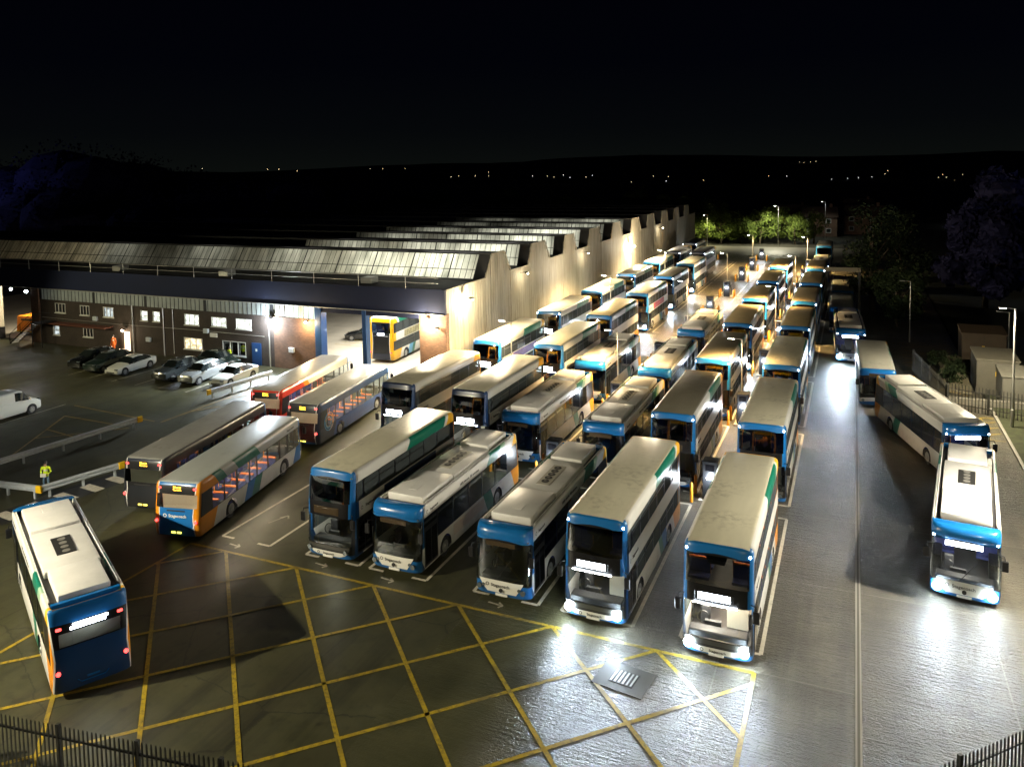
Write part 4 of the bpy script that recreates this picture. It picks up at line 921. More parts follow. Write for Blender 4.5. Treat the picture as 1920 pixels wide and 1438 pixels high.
st = empty('metal_stair', (0, 0, 0), 0, 'black metal stair climbing to a landing at the left end of the brick offices', 'stair')
d_ = MB()
for sy in (56.1, 57.1): d_.tube([(-84.9, sy, .1), (-81.3, sy, 2.6), (-79.6, sy, 2.6)], .07, 5); d_.tube([(-84.9, sy, 1.1), (-81.3, sy, 3.6), (-79.6, sy, 3.6)], .03, 5)
for xx, z in ((-84.9, .1), (-83.1, 1.35), (-81.3, 2.6), (-79.6, 2.6)): d_.tube([(xx, 56.1, z), (xx, 56.1, z+1)], .03, 5)
for xx in (-81.2, -79.7): d_.tube([(xx, 56.1, 0), (xx, 56.1, 2.6)], .06, 5)
d_.build('handrail', M['black'], st)
for i in range(10): d_ = MB(); d_.box(-84.9+i*.38, -84.6+i*.38, 56.1, 57.1, .15+i*.25, .19+i*.25); d_.build('tread', M['steel'], st)
d_ = MB(); d_.box(-81.2, -79.5, 56.1, 57.8, 2.58, 2.64); d_.build('landing', M['black'], st)
# wall lights with their lamps
def wall_light(x, y, z, nx, ny, power, col, label, ecol, es=70, r=.12, reach=.35, throw=0):
    t = empty('wall_light', (x, y, z), 0, label, 'wall light', 'lights fixed to the hall')
    m_ = MB(); m_.tube([(0, 0, 0), (nx*reach, ny*reach, .06)], .03, 6); m_.bbox(nx*reach-.18, nx*reach+.18, ny*reach-.14, ny*reach+.14, -.02, .14, .02); m_.build('housing', M['black'], t)
    m_ = MB(); m_.sphere((nx*(reach+.08), ny*(reach+.08), -.06), r); m_.build('bulb', emis('bulb_%d' % int(power), ecol, es), t)
    lamp('wall_lamp', 'POINT', (nx*(reach+.45), ny*(reach+.45), -.35), power, col, t, size=.12)
    if throw: l_ = lamp('wall_lamp', 'SPOT', (nx*(reach+.5), ny*(reach+.5), -.2), throw, col, t, .15, spot=(100 if ny else 124), blend=.6); l_.rotation_euler = Vector((nx+(.1 if ny else 0), ny, -.62 if ny else -.85)).to_track_quat('-Z', 'Y').to_euler()
    return t
wall_light(-50.1, 57.95, 4.65, 0, -1, 330, COOL, 'dazzling blue-white floodlight on the brick front beside the downpipe', (.7, .85, 1), 110, .17, throw=2600)
wall_light(-45.8, 57.9, 4.7, 0, -1, 130, AMB, 'small warm light left of the blue doorway column', (1, .8, .45), 60)
wall_light(-33.1, 57.9, 5.7, 0, -1, 420, (1, .84, .55), 'bright warm floodlight on the brick pier right of the doorway', (1, .9, .6), 110, .17, throw=2200)
wall_light(-32.2, 57.9, 4.9, 0, -1, 20, AMB, 'small lamp low on the brick pier by the corrugated wall', (1, .7, .4), 25, .06)
wall_light(-69.3, 57.95, 2.35, 0, -1, 25, (1, .75, .5), 'round porch light above the lit office doorway', (1, .8, .6), 20)
wall_light(XW, 61.0, 7.0, 1, 0, 330, WARM, 'light washing the near end of the corrugated wall', (1, .9, .6), 30, .08, .9, throw=900)
for i_, y_ in enumerate((74, 94, 136)): wall_light(XW, y_, 7.6, 1, 0, 40, (1, .84, .56), 'added floodlight high on the corrugated wall, %s from the near end' % ('second', 'third', 'farthest')[i_], (1, .9, .66), 30, .07, .8, throw=2600)  # invented wall floods, added to brighten the bus roofs below
wall_light(XW, 116.4, 6.3, 1, 0, 600, WARM, 'lamp on a bracket halfway along the corrugated wall', (1, .9, .62), 140, .14, .8, throw=2000)
lamp('doorway_lamp', 'AREA', (-41.5, 64.5, 7.4), 1100, (1, .96, .86), None, 7, (-41, 64, 0)); lamp('doorway_lamp', 'AREA', (-44, 76, 7.4), 700, (1, .96, .88), None, 9, (-44, 76, 0))
lamp('gate_lamp', 'POINT', (-86.5, 63, 5.2), 900, (1, .88, .66), None, .2)
m = MB(); m.sphere((-86.9, 57.9, 5.75), .14); m.sphere((-84.4, 57.9, 5.6), .16)
tag(m.build('gate_light', emis('gate_bulb', (.9, .95, 1), 40)), 'pair of white lights over the left gateway', 'light')
# ------------------------------------------------------------------ yard lamps
M['led'] = emis('led_panel', (1, .95, .82), 45); M['ledoff'] = flat('led_off', (.2, .2, .18), .4)
def post_lamp(x, y, h, label, power=0, col=WARM, arm=-1, group='slim lamp posts between the bus columns', ang=150, cat='lamp post', r=.055):
    t = empty('lamp_post', (x, y, 0), 0, label, cat, group)
    m_ = MB(); m_.tube([(0, 0, 0), (0, 0, 1.2), (0, 0, 1.25), (0, 0, h)], [r*1.5, r*1.5, r, r*.8], 8); m_.build('pole', M['steel'], t)
    m_ = MB(); m_.tube([(0, 0, h-.02), (arm*.55, 0, h+.03)], .03, 5); m_.bbox(min(arm*.5, arm*1.0), max(arm*.5, arm*1.0), -.14, .14, h, h+.09, .02); m_.build('lamp_head', M['steel'], t)
    m_ = MB(); m_.box(min(arm*.55, arm*.95), max(arm*.55, arm*.95), -.11, .11, h-.015, h-.002); m_.build('lamp_panel', M['led'] if power else M['ledoff'], t)
    if power: lamp('post_lamp', 'SPOT', (arm*.75, 0, h-.06), power, col, t, .12, spot=ang, blend=.6)
    return t
ROWS = ['first', 'second', 'third', 'fourth']
for i, y in enumerate((57.2, 85.3, 113.2)): lw_ = post_lamp(-25.2, y, 6, '%s lamp post from the front between the two columns nearest the hall wall' % ROWS[i], 2600, (1, .72, .34), ang=176); lamp('post_lamp', 'POINT', (-1.3, 0, 6.2), 420, (1, .84, .60), lw_, .15)
for i, y in enumerate((56.6, 83.5, 112.1, 142.2)): post_lamp(-16.2, y, 6, '%s lamp post from the front in the charger row with empty bays' % ROWS[i], 2300 if i else 1700, (1, .66, .27))
for i, y in enumerate((56.6, 82.6, 111.0, 140.2)): post_lamp(-7.15, y, 6, '%s lamp post from the front in the right-hand charger row' % ROWS[i], 2700 if i else 1300, (1, .64, .24))
post_lamp(-16.0, 30.8+.2, 6, 'dummy', 0) if False else None
post_lamp(-15.5, 183.5, 9, 'tall lamp post standing in front of the lit trees', 2600, (1, .95, .7), group='lamp posts along the far road')
post_lamp(-30.8, 182, 7, 'yellow-lit lamp post at the far corner of the hall', 1300, (1, .92, .5), group='lamp posts along the far road')
post_lamp(-6.5, 205, 9, 'far lamp post beside the houses behind the trees', 200, (.9, 1, .85), group='lamp posts along the far road')
post_lamp(5.3, 88.5, 6.2, 'unlit lamp post beyond the yellow hatched verge', 0, group='lamp posts by the right fence')
post_lamp(12.9, 82, 4.6, 'shorter unlit lamp post among the grey kiosks', 0, group='lamp posts by the right fence')
# masts out of view: the side pair throws the yard shadows, the rest are added light
post_lamp(10.1, 62.0, 8.2, 'tall lamp post with a small bright head at the right edge', 2000, (1, .88, .62), group='lamp posts by the right fence', r=.08, ang=165)
def mast(x, y, h, label, power, col, to, ang):
    t = empty('floodlight_mast', (x, y, 0), 0, label, 'floodlight', 'floodlight masts at the yard edge')
    m_ = MB(); m_.tube([(0, 0, 0), (0, 0, h)], [.14, .09], 10); m_.build('pole', M['steel'], t)
    d = Vector((to[0]-x, to[1]-y, to[2]-h)).normalized(); q = d.to_track_quat('-Z', 'Y').to_matrix().to_4x4(); T = Matrix.Translation((0, 0, h+.1)) @ q
    m_ = MB(); m_.box(-.35, .35, -.25, .25, 0, .16, T); m_.build('lamp_head', M['black'], t)
    m_ = MB(); m_.box(-.32, .32, -.22, .22, -.01, 0, T); m_.build('lamp_panel', M['led'], t)
    l_ = lamp('mast_lamp', 'SPOT', (0, 0, h+.1), power, col, t, .22, spot=ang, blend=.45); l_.rotation_euler = d.to_track_quat('-Z', 'Y').to_euler(); l_.location = tuple(Vector((0, 0, h+.1))+d*.1)
    return t
mast(-38.5, 6.5, 12.5, 'floodlight mast past the left edge, lighting the yellow box', 10500, (1, .90, .66), (-20, 24, 0), 120)
mast(9.2, 36.2, 8.6, 'floodlight mast past the right edge beside the electric bus', 4600, (1, .92, .74), (1, 34, 0), 160)
mast(7.0, -3.0, 17.0, 'added unseen floodlight mast behind the viewpoint, brightening the front row', 2100, (1, .88, .52), (-5, 34, 1), 50)  # unseen fill mast, put in to light the front row
mast(-74, 33, 11, 'added unseen floodlight mast past the left edge, brightening the car park', 3200, (1, .90, .55), (-66, 54, 0), 80)  # unseen mast, put in to lift the car park brightness
mast(-176, 96, 22, 'added unseen bluish floodlight mast far left, tinting the big trees', 1100, (.35, .4, 1), (-150, 125, 10), 100)  # invented blue source that gives the left trees their tint
mast(48, 96, 18, 'added unseen bluish floodlight mast far right, tinting the big trees', 900, (.3, .4, 1), (20, 115, 8), 110)  # invented blue source for the trees on the right
# headlight beams
def beam(x, y, z, ang, power, col=(.72, .86, 1), spot=70, tilt=-.10):
    a = R(ang); d = Vector((-sin(a), -cos(a), tilt)); return lamp('headlight_beam', 'SPOT', (x, y, z), power, col, None, .08, to=(x+d.x*10, y+d.y*10, z+d.z*10), spot=spot, blend=.8)
for (x, y, a, pw) in ((-4.45, 28.15, 0, 75), (-9.35, 28.7, 0, 95), (4.3, 35.9, 6.8, 45), (-.1, 76.8, -2.5, 300)):
    for s_ in (-1, 1): beam(x+s_*1.0, y-.08, .68, a, pw, tilt=-.13)
for (x_, y_, pw) in ((-4.9, 29.3, 70), (4.3, 36.9, 30), (-9.8, 29.7, 12), (-22.8, 30.0, 14)): lamp('cab_lamp', 'POINT', (x_, y_, 1.95), pw, (1, .93, .8), None, .15)
# ------------------------------------------------------------------ chargers and bollards
def charger_proto():
    t = empty('charger'); m_ = MB(); m_.bbox(-.42, .42, -.38, .38, .12, 2.3, .05); m_.build('cabinet', M['cab'], t)
    m_ = MB().use(flat('charger_base', (.3, .28, .24), .7)); m_.box(-.6, .6, -.55, .55, 0, .12); m_.build('plinth', None, t)
    m_ = MB(); m_.box(-.24, .24, -.392, -.381, 1.75, 2.1); m_.build('screen', M['blackgloss'], t)
    m_ = MB(); m_.bbox(-.16, .16, -.42, -.38, 1.30, 1.42, .01); m_.build('status_light', emis('charger_light', (.85, .93, 1), 70), t)
    m_ = MB(); m_.tube([(.45, -.1, 1.7), (.62, -.15, 1.2), (.6, -.15, .5), (.46, -.1, .4)], .03, 6); m_.build('cable', M['black'], t)
    return t
cp = charger_proto(); first = True
bp = MB(); bp.tube([(0, 0, 0), (0, 0, 1.0), (0, 0, 1.08)], [.085, .085, .03], 10); bol = bp.build('bollard', M['bollard'], smooth=40); bfirst = True
CH = [(-16.1, y, 'the middle charger row') for y in (42.6, 56.0, 70.0, 83.9, 97.2, 111.1, 126.8, 140.2, 155.5)]+[(-7.0, y, 'the charger row left of the rightmost buses') for y in (42.6, 56.2, 70.2, 84.1, 97.6, 111.4, 126.8, 140.2)]+[(-25.1, 155.2, 'the row nearest the hall wall')]
cnt = {}; NTH = ['nearest', 'second', 'third', 'fourth', 'fifth', 'sixth', 'seventh', 'eighth', 'ninth']
for x, y, rn in CH:
    k = cnt.get(rn, 0); cnt[rn] = k+1
    c = cp if first else dup(cp); first = False; c.location = (x, y, 0)
    tag(c, '%s black charging cabinet with white light in %s' % (NTH[k], rn), 'charger', 'black bus chargers')
    lamp('charger_lamp', 'POINT', (x, y-.75, 1.35), 42, (.85, .93, 1), None, .06)
    for q, (dx, dy) in enumerate(((-.95, -.6), (.95, -.6), (-.95, .6), (.95, .6))):
        b_ = bol if bfirst else dup(bol); bfirst = False; b_.location = (x+dx, y+dy, 0)
        tag(b_, '%s orange bollard of the %s charger, %s' % (('front left', 'front right', 'rear left', 'rear right')[q], NTH[k], {'t': 'middle row', 'h': 'right-hand row', 'r': 'hall-side row'}['t' if 'middle' in rn else ('h' if 'rightmost' in rn else 'r')]), 'bollard', 'orange bollards guarding the chargers')
# ------------------------------------------------------------------ wash frame, kiosks, fences
t = empty('wash_frame', (0, 0, 0), 0, 'tall dark portal frame over the queue of buses on the right', 'gantry')
m = MB(); m.box(-3.2, -2.9, 104, 104.4, 0, 5); m.box(.5, .8, 104, 104.4, 0, 5); m.build('upright', M['black'], t); m = MB(); m.box(-3.2, .8, 103.95, 104.45, 5, 5.5); m.build('crossbeam', flat('beam_grey', (.16, .14, .10), .6), t)
def kiosk(x0, x1, y0, y1, h, col, label, name='kiosk', slope=.25):
    t_ = empty(name, (0, 0, 0), 0, label, 'kiosk', 'utility kiosks behind the right fence')
    m_ = MB(); m_.bbox(x0, x1, y0, y1, 0, h, .04); m_.build('cabinet', flat('kiosk_%d' % int(x0*10), col, .7, var=.18, vs=.8), t_)
    m_ = MB(); m_.poly([(x0-.08, y0-.08, h), (x1+.08, y0-.08, h), (x1+.08, y1+.08, h+slope), (x0-.08, y1+.08, h+slope), (x0-.08, y0-.08, h+.08), (x1+.08, y0-.08, h+.08), (x1+.08, y1+.08, h+slope+.08), (x0-.08, y1+.08, h+slope+.08)], [(0, 1, 5, 4), (4, 5, 6, 7), (1, 2, 6, 5), (3, 0, 4, 7), (2, 3, 7, 6)])
    m_.build('roof', flat('kiosk_roof_%d' % int(x0*10), tuple(c*1.3 for c in col), .6, var=.15), t_)
    m_ = MB().use(M['yellowcap']); m_.box(x0+.45*(x1-x0), x0+.45*(x1-x0)+.22, y0-.03, y0-.002, h*.55, h*.55+.35); m_.build('warning_sign', None, t_)
    m_ = MB(); m_.box((x0+x1)/2-.01, (x0+x1)/2+.01, y0-.012, y0-.002, .1, h-.1); m_.build('door_gap', M['black'], t_)
kiosk(8.9, 12.3, 79, 82, 3.0, (.06, .04, .022), 'brown kiosk, farthest of the three behind the right fence')
kiosk(8.95, 11.8, 70.2, 73.6, 2.7, (.10, .092, .07), 'grey kiosk with a yellow warning sign, middle of three')
kiosk(10.25, 14.5, 67.2, 70.0, 2.2, (.12, .115, .095), 'low grey kiosk nearest the palisade fence at the right edge')
m = MB(); m.poly([(6.8, 70.2, .03), (8.7, 69.6, .03), (8.9, 79, .9), (7.0, 79.5, .9), (6.8, 70.2, -.02), (8.7, 69.6, -.02)], [(0, 1, 2, 3), (4, 5, 1, 0)]); tag(m.build('concrete_ramp', flat('ramp_concrete', (.16, .14, .09), .8, var=.25, vs=.8)), None, None, None, 'structure')
m = MB(); m.box(6.2, 14, 66.6, 67.1, 0, .45); tag(m.build('retaining_wall', flat('retaining_concrete', (.18, .17, .14), .8, var=.2)), 'low concrete retaining wall behind the right palisade fence', 'wall')
def palisade(name, x0, y0, x1, y1, h, label, mat, pitch=.155, bend=0):
    L_ = math.hypot(x1-x0, y1-y0); a = math.atan2(y1-y0, x1-x0); t_ = empty(name, (x0, y0, 0), a, label, 'fence')
    m_ = MB()
    k = 0.0
    while k < L_:
        m_.poly([(k-.034, .0, .05), (k+.034, .0, .05), (k+.034, 0, h-.12), (k+.018, 0, h), (k, 0, h-.07), (k-.018, 0, h), (k-.034, 0, h-.12), (k, .03, .05), (k, .03, h-.07)], [(0, 7, 8, 4, 5, 6), (7, 1, 2, 3, 4, 8), (0, 6, 5, 4, 3, 2, 1)]); k += pitch
    m_.build('pale', mat, t_)
    for z in (.45, h-.45): m_ = MB(); m_.box(0, L_, .03, .08, z-.03, z+.03); m_.build('rail', mat, t_)
    k = 0.0
    while k <= L_+.1: m_ = MB(); m_.box(k-.06, k+.06, .08, .18, 0, h-.1); m_.build('post', mat, t_); k += 2.75
M['fence'] = flat('fence_black', (.010, .011, .010), .5); M['fencegrey'] = flat('fence_dark', (.035, .035, .03), .6)
palisade('palisade_fence', -26.6, 13.75, -14.0, 15.6, 2.4, 'black palisade fence across the bottom left corner', M['fence'])
palisade('palisade_fence', 1.0, 21.1, 7.2, 27.6, 2.4, 'black palisade fence across the bottom right corner', M['fence'])
palisade('palisade_fence', 6.35, 65.2, 14.5, 62.1, 2.0, 'dark palisade fence in front of the grey kiosks', M['fencegrey'], .22)
palisade('palisade_fence', 4.8, 76, 6.35, 65.2, 2.0, 'dark green palisade fence running back from the kiosks', M['fencegrey'], .22)
# crash barriers
def barrier(x0, y0, x1, y1, label, posts=3, caps=(1, 1)):
    L_ = math.hypot(x1-x0, y1-y0); a = math.atan2(y1-y0, x1-x0); t_ = empty('crash_barrier', (x0, y0, 0), a, label, 'barrier', 'galvanised crash barriers on the left')
    m_ = MB(); prof = [(.42, 0), (.47, -.06), (.55, -.06), (.58, 0), (.62, 0), (.65, -.06), (.73, -.06), (.78, 0)]
    for (z0, y0_), (z1, y1_) in zip(prof[:-1], prof[1:]):
        for q in (0, 1):
            p = [(0, y0_+q*.012, z0), (L_, y0_+q*.012, z0), (L_, y1_+q*.012, z1), (0, y1_+q*.012, z1)]; m_.face(p if not q else p[::-1])
    m_.box(0, L_, 0, .10, .765, .79); m_.build('beam', M['silver'], t_)
    for i in range(posts+1): k = .4+(L_-.8)*i/posts; m_ = MB(); m_.box(k-.06, k+.06, .02, .14, 0, .74); m_.build('post', M['silver'], t_)
    for k, q in ((0, caps[0]), (L_, caps[1])):
        if q: m_ = MB(); m_.bbox(k-.20, k+.20, -.1, .05, .40, .82, .03); m_.build('end_cap', M['yellowcap'], t_)
barrier(-49.2, 27.0, -47.4, 40.4, 'long silver crash barrier with a yellow end, left of the person in hi-vis', 5, (0, 1))
barrier(-46.9, 28.4, -42.2, 29.0, 'short silver crash barrier behind the electric bus, meeting another at a corner', 2, (0, 1))
barrier(-42.1, 29.1, -40.9, 33.4, 'silver crash barrier with yellow cap beside the zebra crossing', 2, (0, 1))
barrier(-47.9, 47.6, -47.2, 54.4, 'silver crash barrier beside the white saloon car', 3, (1, 0))
# ------------------------------------------------------------------ cars
CARP = {   # stations: y (0 front .. 1 rear), half width, sill z, shoulder z, roof z, roof half width
 'saloon': dict(L=4.65, W=.90, st=[(0, .62, .30, .55, .58, .45), (.02, .80, .22, .62, .66, .6), (.10, .88, .20, .70, .78, .7), (.27, .90, .20, .84, .92, .72), (.30, .90, .20, .86, .96, .70), (.43, .90, .20, .90, 1.38, .56), (.55, .90, .20, .92, 1.44, .57), (.70, .90, .20, .94, 1.38, .56), (.86, .90, .22, .96, 1.10, .62), (.95, .88, .26, .95, 1.03, .66), (.99, .80, .32, .90, .96, .6), (1, .68, .36, .80, .84, .5)], win=(.30, .86)),
 'suv': dict(L=4.5, W=.93, st=[(0, .66, .36, .70, .74, .5), (.02, .84, .28, .82, .88, .6), (.10, .90, .26, .92, 1.0, .7), (.24, .93, .26, 1.0, 1.08, .74), (.27, .93, .26, 1.02, 1.12, .72), (.39, .93, .26, 1.06, 1.56, .60), (.55, .93, .26, 1.08, 1.64, .60), (.78, .93, .26, 1.10, 1.60, .60), (.88, .92, .28, 1.12, 1.48, .58), (.95, .90, .32, 1.10, 1.18, .62), (.99, .84, .38, 1.0, 1.04, .6), (1, .74, .42, .9, .92, .5)], win=(.27, .95)),
 'van': dict(L=5.1, W=.99, st=[(0, .70, .36, .70, .74, .5), (.02, .88, .28, .86, .92, .6), (.08, .94, .26, 1.0, 1.08, .7), (.15, .97, .26, 1.08, 1.18, .78), (.17, .98, .26, 1.12, 1.24, .80), (.29, .99, .26, 1.20, 1.90, .82), (.36, .99, .26, 1.24, 1.98, .84), (.42, .99, .26, 1.26, 1.99, .86), (.75, .99, .26, 1.26, 1.99, .86), (.95, .99, .28, 1.26, 1.97, .86), (.995, .98, .32, 1.24, 1.90, .85), (1, .95, .36, 1.2, 1.8, .82)], win=(.17, .42))}
def car(x, y, rz, kind, mat, label, name='parked_car', cat='car', group='cars parked along the brick offices', tailon=False):
    cp_ = CARP[kind]; L_ = cp_['L']; t_ = empty(name, (x, y, 0), rz, label, cat, group); B_ = MB(); G_ = MB()
    rings = []
    for s_, w, zs, zb, zr, wr in cp_['st']:
        yy = -L_/2+s_*L_; c = []
        for k in (1, -1):
            pts_ = [(w*.92, zs), (w, zs+.14), (w, (zs+zb)/2+.05), (w*.975, zb-.03), (w*.94, zb), (wr*1.02, zb+(zr-zb)*.86), (wr*.9, zr), (wr*.5, zr+.025)]
            c.append([(k*a, yy, b) for a, b in pts_])
        rings.append(c[0]+[(0, yy, zr+.035)]+c[1][::-1])
    N = len(rings[0]); st = cp_['st']
    for i in range(len(rings)-1):
        for j in range(N-1):
            p = [rings[i][j], rings[i+1][j], rings[i+1][j+1], rings[i][j+1]]
            sm = (st[i][0]+st[i+1][0])/2; tall = min(st[i][4]-st[i][3], st[i+1][4]-st[i+1][3]) > .1
            inw = cp_['win'][0] <= sm <= cp_['win'][1]
            sideg = j in (4, 11) and inw and (tall or True) and max(st[i][4]-st[i][3], st[i+1][4]-st[i+1][3]) > .25
            dz = st[i+1][4]-st[i][4]; topg = 4 < j < 11 and inw and abs(dz) > .11
            (G_ if (sideg or topg) else B_).face(p)
    for r_ in (rings[0], rings[-1]): B_.face(r_)
    B_.build('body', mat, t_, smooth=32); G_.build('window', M['carglass'], t_, smooth=40)
    wz = .33 if kind != 'van' else .36
    for s_ in (.18, .80):
        for k in (-1, 1):
            yy = -L_/2+s_*L_; w = MB().use(M['tyre']); W2 = cp_['W']; w.tube([(k*(W2-.22), yy, wz), (k*(W2+.012), yy, wz)], [wz, wz-.01], 18); wo_ = w.build('wheel', None, t_)
            w = MB().use(M['rim']); w.tube([(k*(W2+.0), yy, wz), (k*(W2+.022), yy, wz)], [wz*.66, wz*.62], 14); w.use(M['black'])
            for q in range(5): an = q*1.2566; w.box(-.02, .02, -.05, .05, -.004, .004, Matrix.Translation((k*(W2+.024), yy+cos(an+.6)*wz*.42, wz+sin(an+.6)*wz*.42)) @ Matrix.Rotation(pi/2, 4, 'Y'))
            w.build('rim', None, wo_)
            w = MB(); w.tube([(k*(W2-.24), yy, wz+.02), (k*(W2+.004), yy, wz+.02)], wz+.05, 18); w.build('wheel_arch', M['black'], t_)
    for k in (-1, 1):
        z = st[2][3]-.08; w = MB(); w.bbox(k*.60-.17, k*.60+.17, -L_/2+.01, -L_/2+.22, z-.06, z+.05, .03); w.build('headlight', M['headoff'], t_)
        z = st[-3][3]-.1; w = MB(); w.bbox(k*.66-.14, k*.66+.14, L_/2-.16, L_/2-.005, z-.07, z+.05, .03); w.build('tail_light', M['tail'] if tailon else M['tailoff'], t_)
        yy = -L_/2+(cp_['win'][0]+.08)*L_; z = st[5][3]+.02; w = MB(); w.bbox(k*(cp_['W']+.1)-.1, k*(cp_['W']+.1)+.1, yy-.06, yy+.08, z, z+.14, .03); w.build('mirror', M['black'], t_)
    w = MB(); w.bbox(-.5, .5, -L_/2-.005, -L_/2+.06, .30, .44, .02); w.build('grille', M['grille'], t_)
    return t_
M['carglass'] = flat('car_glass', (.012, .016, .016), .05, coat=.6)
CP = dict(white=flat('car_white', (.55, .56, .52), .22, coat=.8), black=flat('car_black', (.008, .009, .010), .18, coat=.9), silver=flat('car_silver', (.36, .38, .38), .25, .5, coat=.8), green=flat('car_green', (.012, .022, .018), .2, coat=.8), grey=flat('car_grey', (.03, .035, .035), .2, coat=.8), vanw=flat('van_white', (.60, .61, .55), .3, coat=.5))
car(-67.5, 52.6, R(2), 'suv', CP['black'], 'black car at the left end of the row by the offices')
car(-64.9, 52.2, R(2), 'suv', CP['green'], 'dark green car between the black one and the white fastback')
car(-62.1, 52.3, R(2), 'saloon', CP['white'], 'white fastback car in the middle of the row by the offices')
car(-56.2, 52.2, R(2), 'suv', CP['grey'], 'dark estate car beside the silver one')
car(-55.0, 57.0-.9, R(80), 'suv', CP['green'], 'dark car parked across behind the silver one')
car(-53.1, 52.2, R(2), 'suv', CP['silver'], 'silver car shining between the dark one and the white saloon')
car(-50.0, 52.7, R(2), 'saloon', CP['white'], 'white saloon car next to the crash barrier')
car(-48.6, 71.3, R(-70), 'saloon', CP['black'], 'black car parked inside the hall beyond the doorway', group=None)
car(-59.2, 38.2, R(180), 'van', CP['vanw'], 'white panel van at the left edge of the picture', 'panel_van', 'van', None)
car(-60.5, 26.0, R(180), 'saloon', CP['black'], 'dark car at the left edge in front of the van', group=None) if False else None
# orange sheeted skip in the left gateway
t = empty('orange_skip', (-87.0, 61.0, 0), R(4), 'bright orange covered skip standing in the left gateway', 'skip')
m = MB(); m.poly([(-2.3, -1, .4), (1.7, -1, .4), (2.6, -1, 1.3), (1.6, -1, 2.25), (-2.1, -1, 2.25), (-2.3, 1, .4), (1.7, 1, .4), (2.6, 1, 1.3), (1.6, 1, 2.25), (-2.1, 1, 2.25)], [(0, 1, 2, 3, 4), (9, 8, 7, 6, 5), (0, 5, 6, 1), (1, 6, 7, 2), (2, 7, 8, 3), (3, 8, 9, 4), (4, 9, 5, 0)]); m.build('body', M['orange'], t)
m = MB(); m.box(-2.3, 1.7, -1.04, -1.0, .42, .55); m.build('trim', M['yellowcap'], t); m = MB(); m.box(-1.5, .6, -1.02, -1.0, 1.75, 1.95); m.build('panel', M['grille'], t)
for q in (-1.6, 1.2): m = MB(); m.tube([(q, -1.0, .25), (q, 1.0, .25)], .25, 12); m.build('wheel', M['tyre'], t)
# ------------------------------------------------------------------ people
def person(x, y, rz, label, jacket, trousers, reflect, hat=None, holding=True):
    me = bpy.data.meshes.new('p'); bm = bmesh.new(); sk = bm.verts.layers.skin.verify(); V = []
    def v(p, r, par=None):
        q = bm.verts.new(p); q[sk].radius = (r, r*.8 if r > .08 else r); V.append(q)
        if par is not None: bm.edges.new((V[par], q))
        return len(V)-1
    pel = v((0, 0, .95), .15); V[0][sk].use_root = True; wa = v((0, 0, 1.12), .135, pel); ch = v((0, .01, 1.34), .165, wa); nk = v((0, 0, 1.50), .06, ch); hd = v((0, -.015, 1.60), .085, nk); v((0, -.01, 1.73), .085, hd)
    for s_ in (-1, 1):
        h_ = v((s_*.10, 0, .88), .095, pel); kn = v((s_*.12, -.02, .50), .065, h_); an = v((s_*.12, .02, .09), .045, kn); v((s_*.13, -.15, .045), .04, an)
        sh = v((s_*.20, .01, 1.42), .065, ch); el = v((s_*.27, .04, 1.14), .048, sh); wr_ = v((s_*.17, -.18, 1.05) if holding else (s_*.29, -.02, .88), .035, el)
        p0 = V[wr_].co.copy(); dr = Vector((-s_*.25, -.9, .05)).normalized() if holding else Vector((0, -.15, -1)).normalized()
        pm_ = v(p0+dr*.07, .034, wr_)
        for f in range(4): o_ = Vector((0, 0, .03-.02*f)) if holding else Vector((0, -.03+.02*f, 0)); k_ = v(p0+dr*.13+o_, .010, pm_); v(p0+dr*(.165-.008*abs(f-1.5))+o_+Vector((0, 0, -.015)), .009, k_)
        v(p0+dr*.09+Vector((-s_*.04, 0, .03)), .011, pm_)
    bm.to_mesh(me); bm.free(); o = bpy.data.objects.new('person', me); COL.objects.link(o)
    s1 = o.modifiers.new('s', 'SKIN'); s1.use_smooth_shade = True; s2 = o.modifiers.new('u', 'SUBSURF'); s2.levels = 1
    bpy.context.view_layer.update(); nm = bpy.data.meshes.new_from_object(o.evaluated_get(bpy.context.evaluated_depsgraph_get())); o.modifiers.clear(); o.data = nm
    nm.materials.clear(); [nm.materials.append(q) for q in (jacket, trousers, M['skin'], M['black'], reflect)]
    for p in nm.polygons:
        c = p.center; p.use_smooth = True
        armr = math.hypot(c.x, c.y) > .2 and c.y < -.17 and c.z < 1.2
        p.material_index = 3 if c.z < .12 else (1 if c.z < .90 else (2 if (c.z > 1.50 or armr) else (4 if (1.10 < c.z < 1.15 or 1.25 < c.z < 1.29) and abs(c.x) < .19 else 0)))
    tag(o, label, 'person'); o.location = (x, y, 0); o.rotation_euler.z = rz
    m_ = MB(); m_.sphere((0, .01, 1.70), .118, sx=.92, sy=1.0, sz=.95); m_.poly([(-.08, -.09, 1.73), (.08, -.09, 1.73), (.06, -.16, 1.71), (-.06, -.16, 1.71)], [(0, 1, 2, 3), (3, 2, 1, 0)]); m_.build('hair' if not hat else 'cap', hat or M['black'], o)
    m_ = MB()
    for s_ in (-.03, .03): m_.sphere((s_, -.092, 1.635), .010)
    m_.build('eye', M['black'], o); m_ = MB(); m_.poly([(-.012, -.09, 1.60), (.012, -.09, 1.60), (0, -.12, 1.595), (0, -.092, 1.635)], [(0, 1, 2), (0, 2, 3), (2, 1, 3)]); m_.build('nose', M['skin'], o)
    return o
M['skin'] = flat('skin', (.38, .22, .15), .6)
HV = flat('hivis_yellow', (.62, .78, .02), .6, emit=(.6, .8, .02), es=.04); HO = flat('hivis_orange', (.8, .16, .02), .6); JN = flat('denim', (.12, .20, .30), .8); DK = flat('dark_trousers', (.015, .015, .02), .8); RF = flat('reflective', (.6, .6, .55), .3)
person(-43.0, 30.0, R(35), 'person in a yellow hi-vis jacket and pale jeans beside the crash barriers', HV, JN, RF)
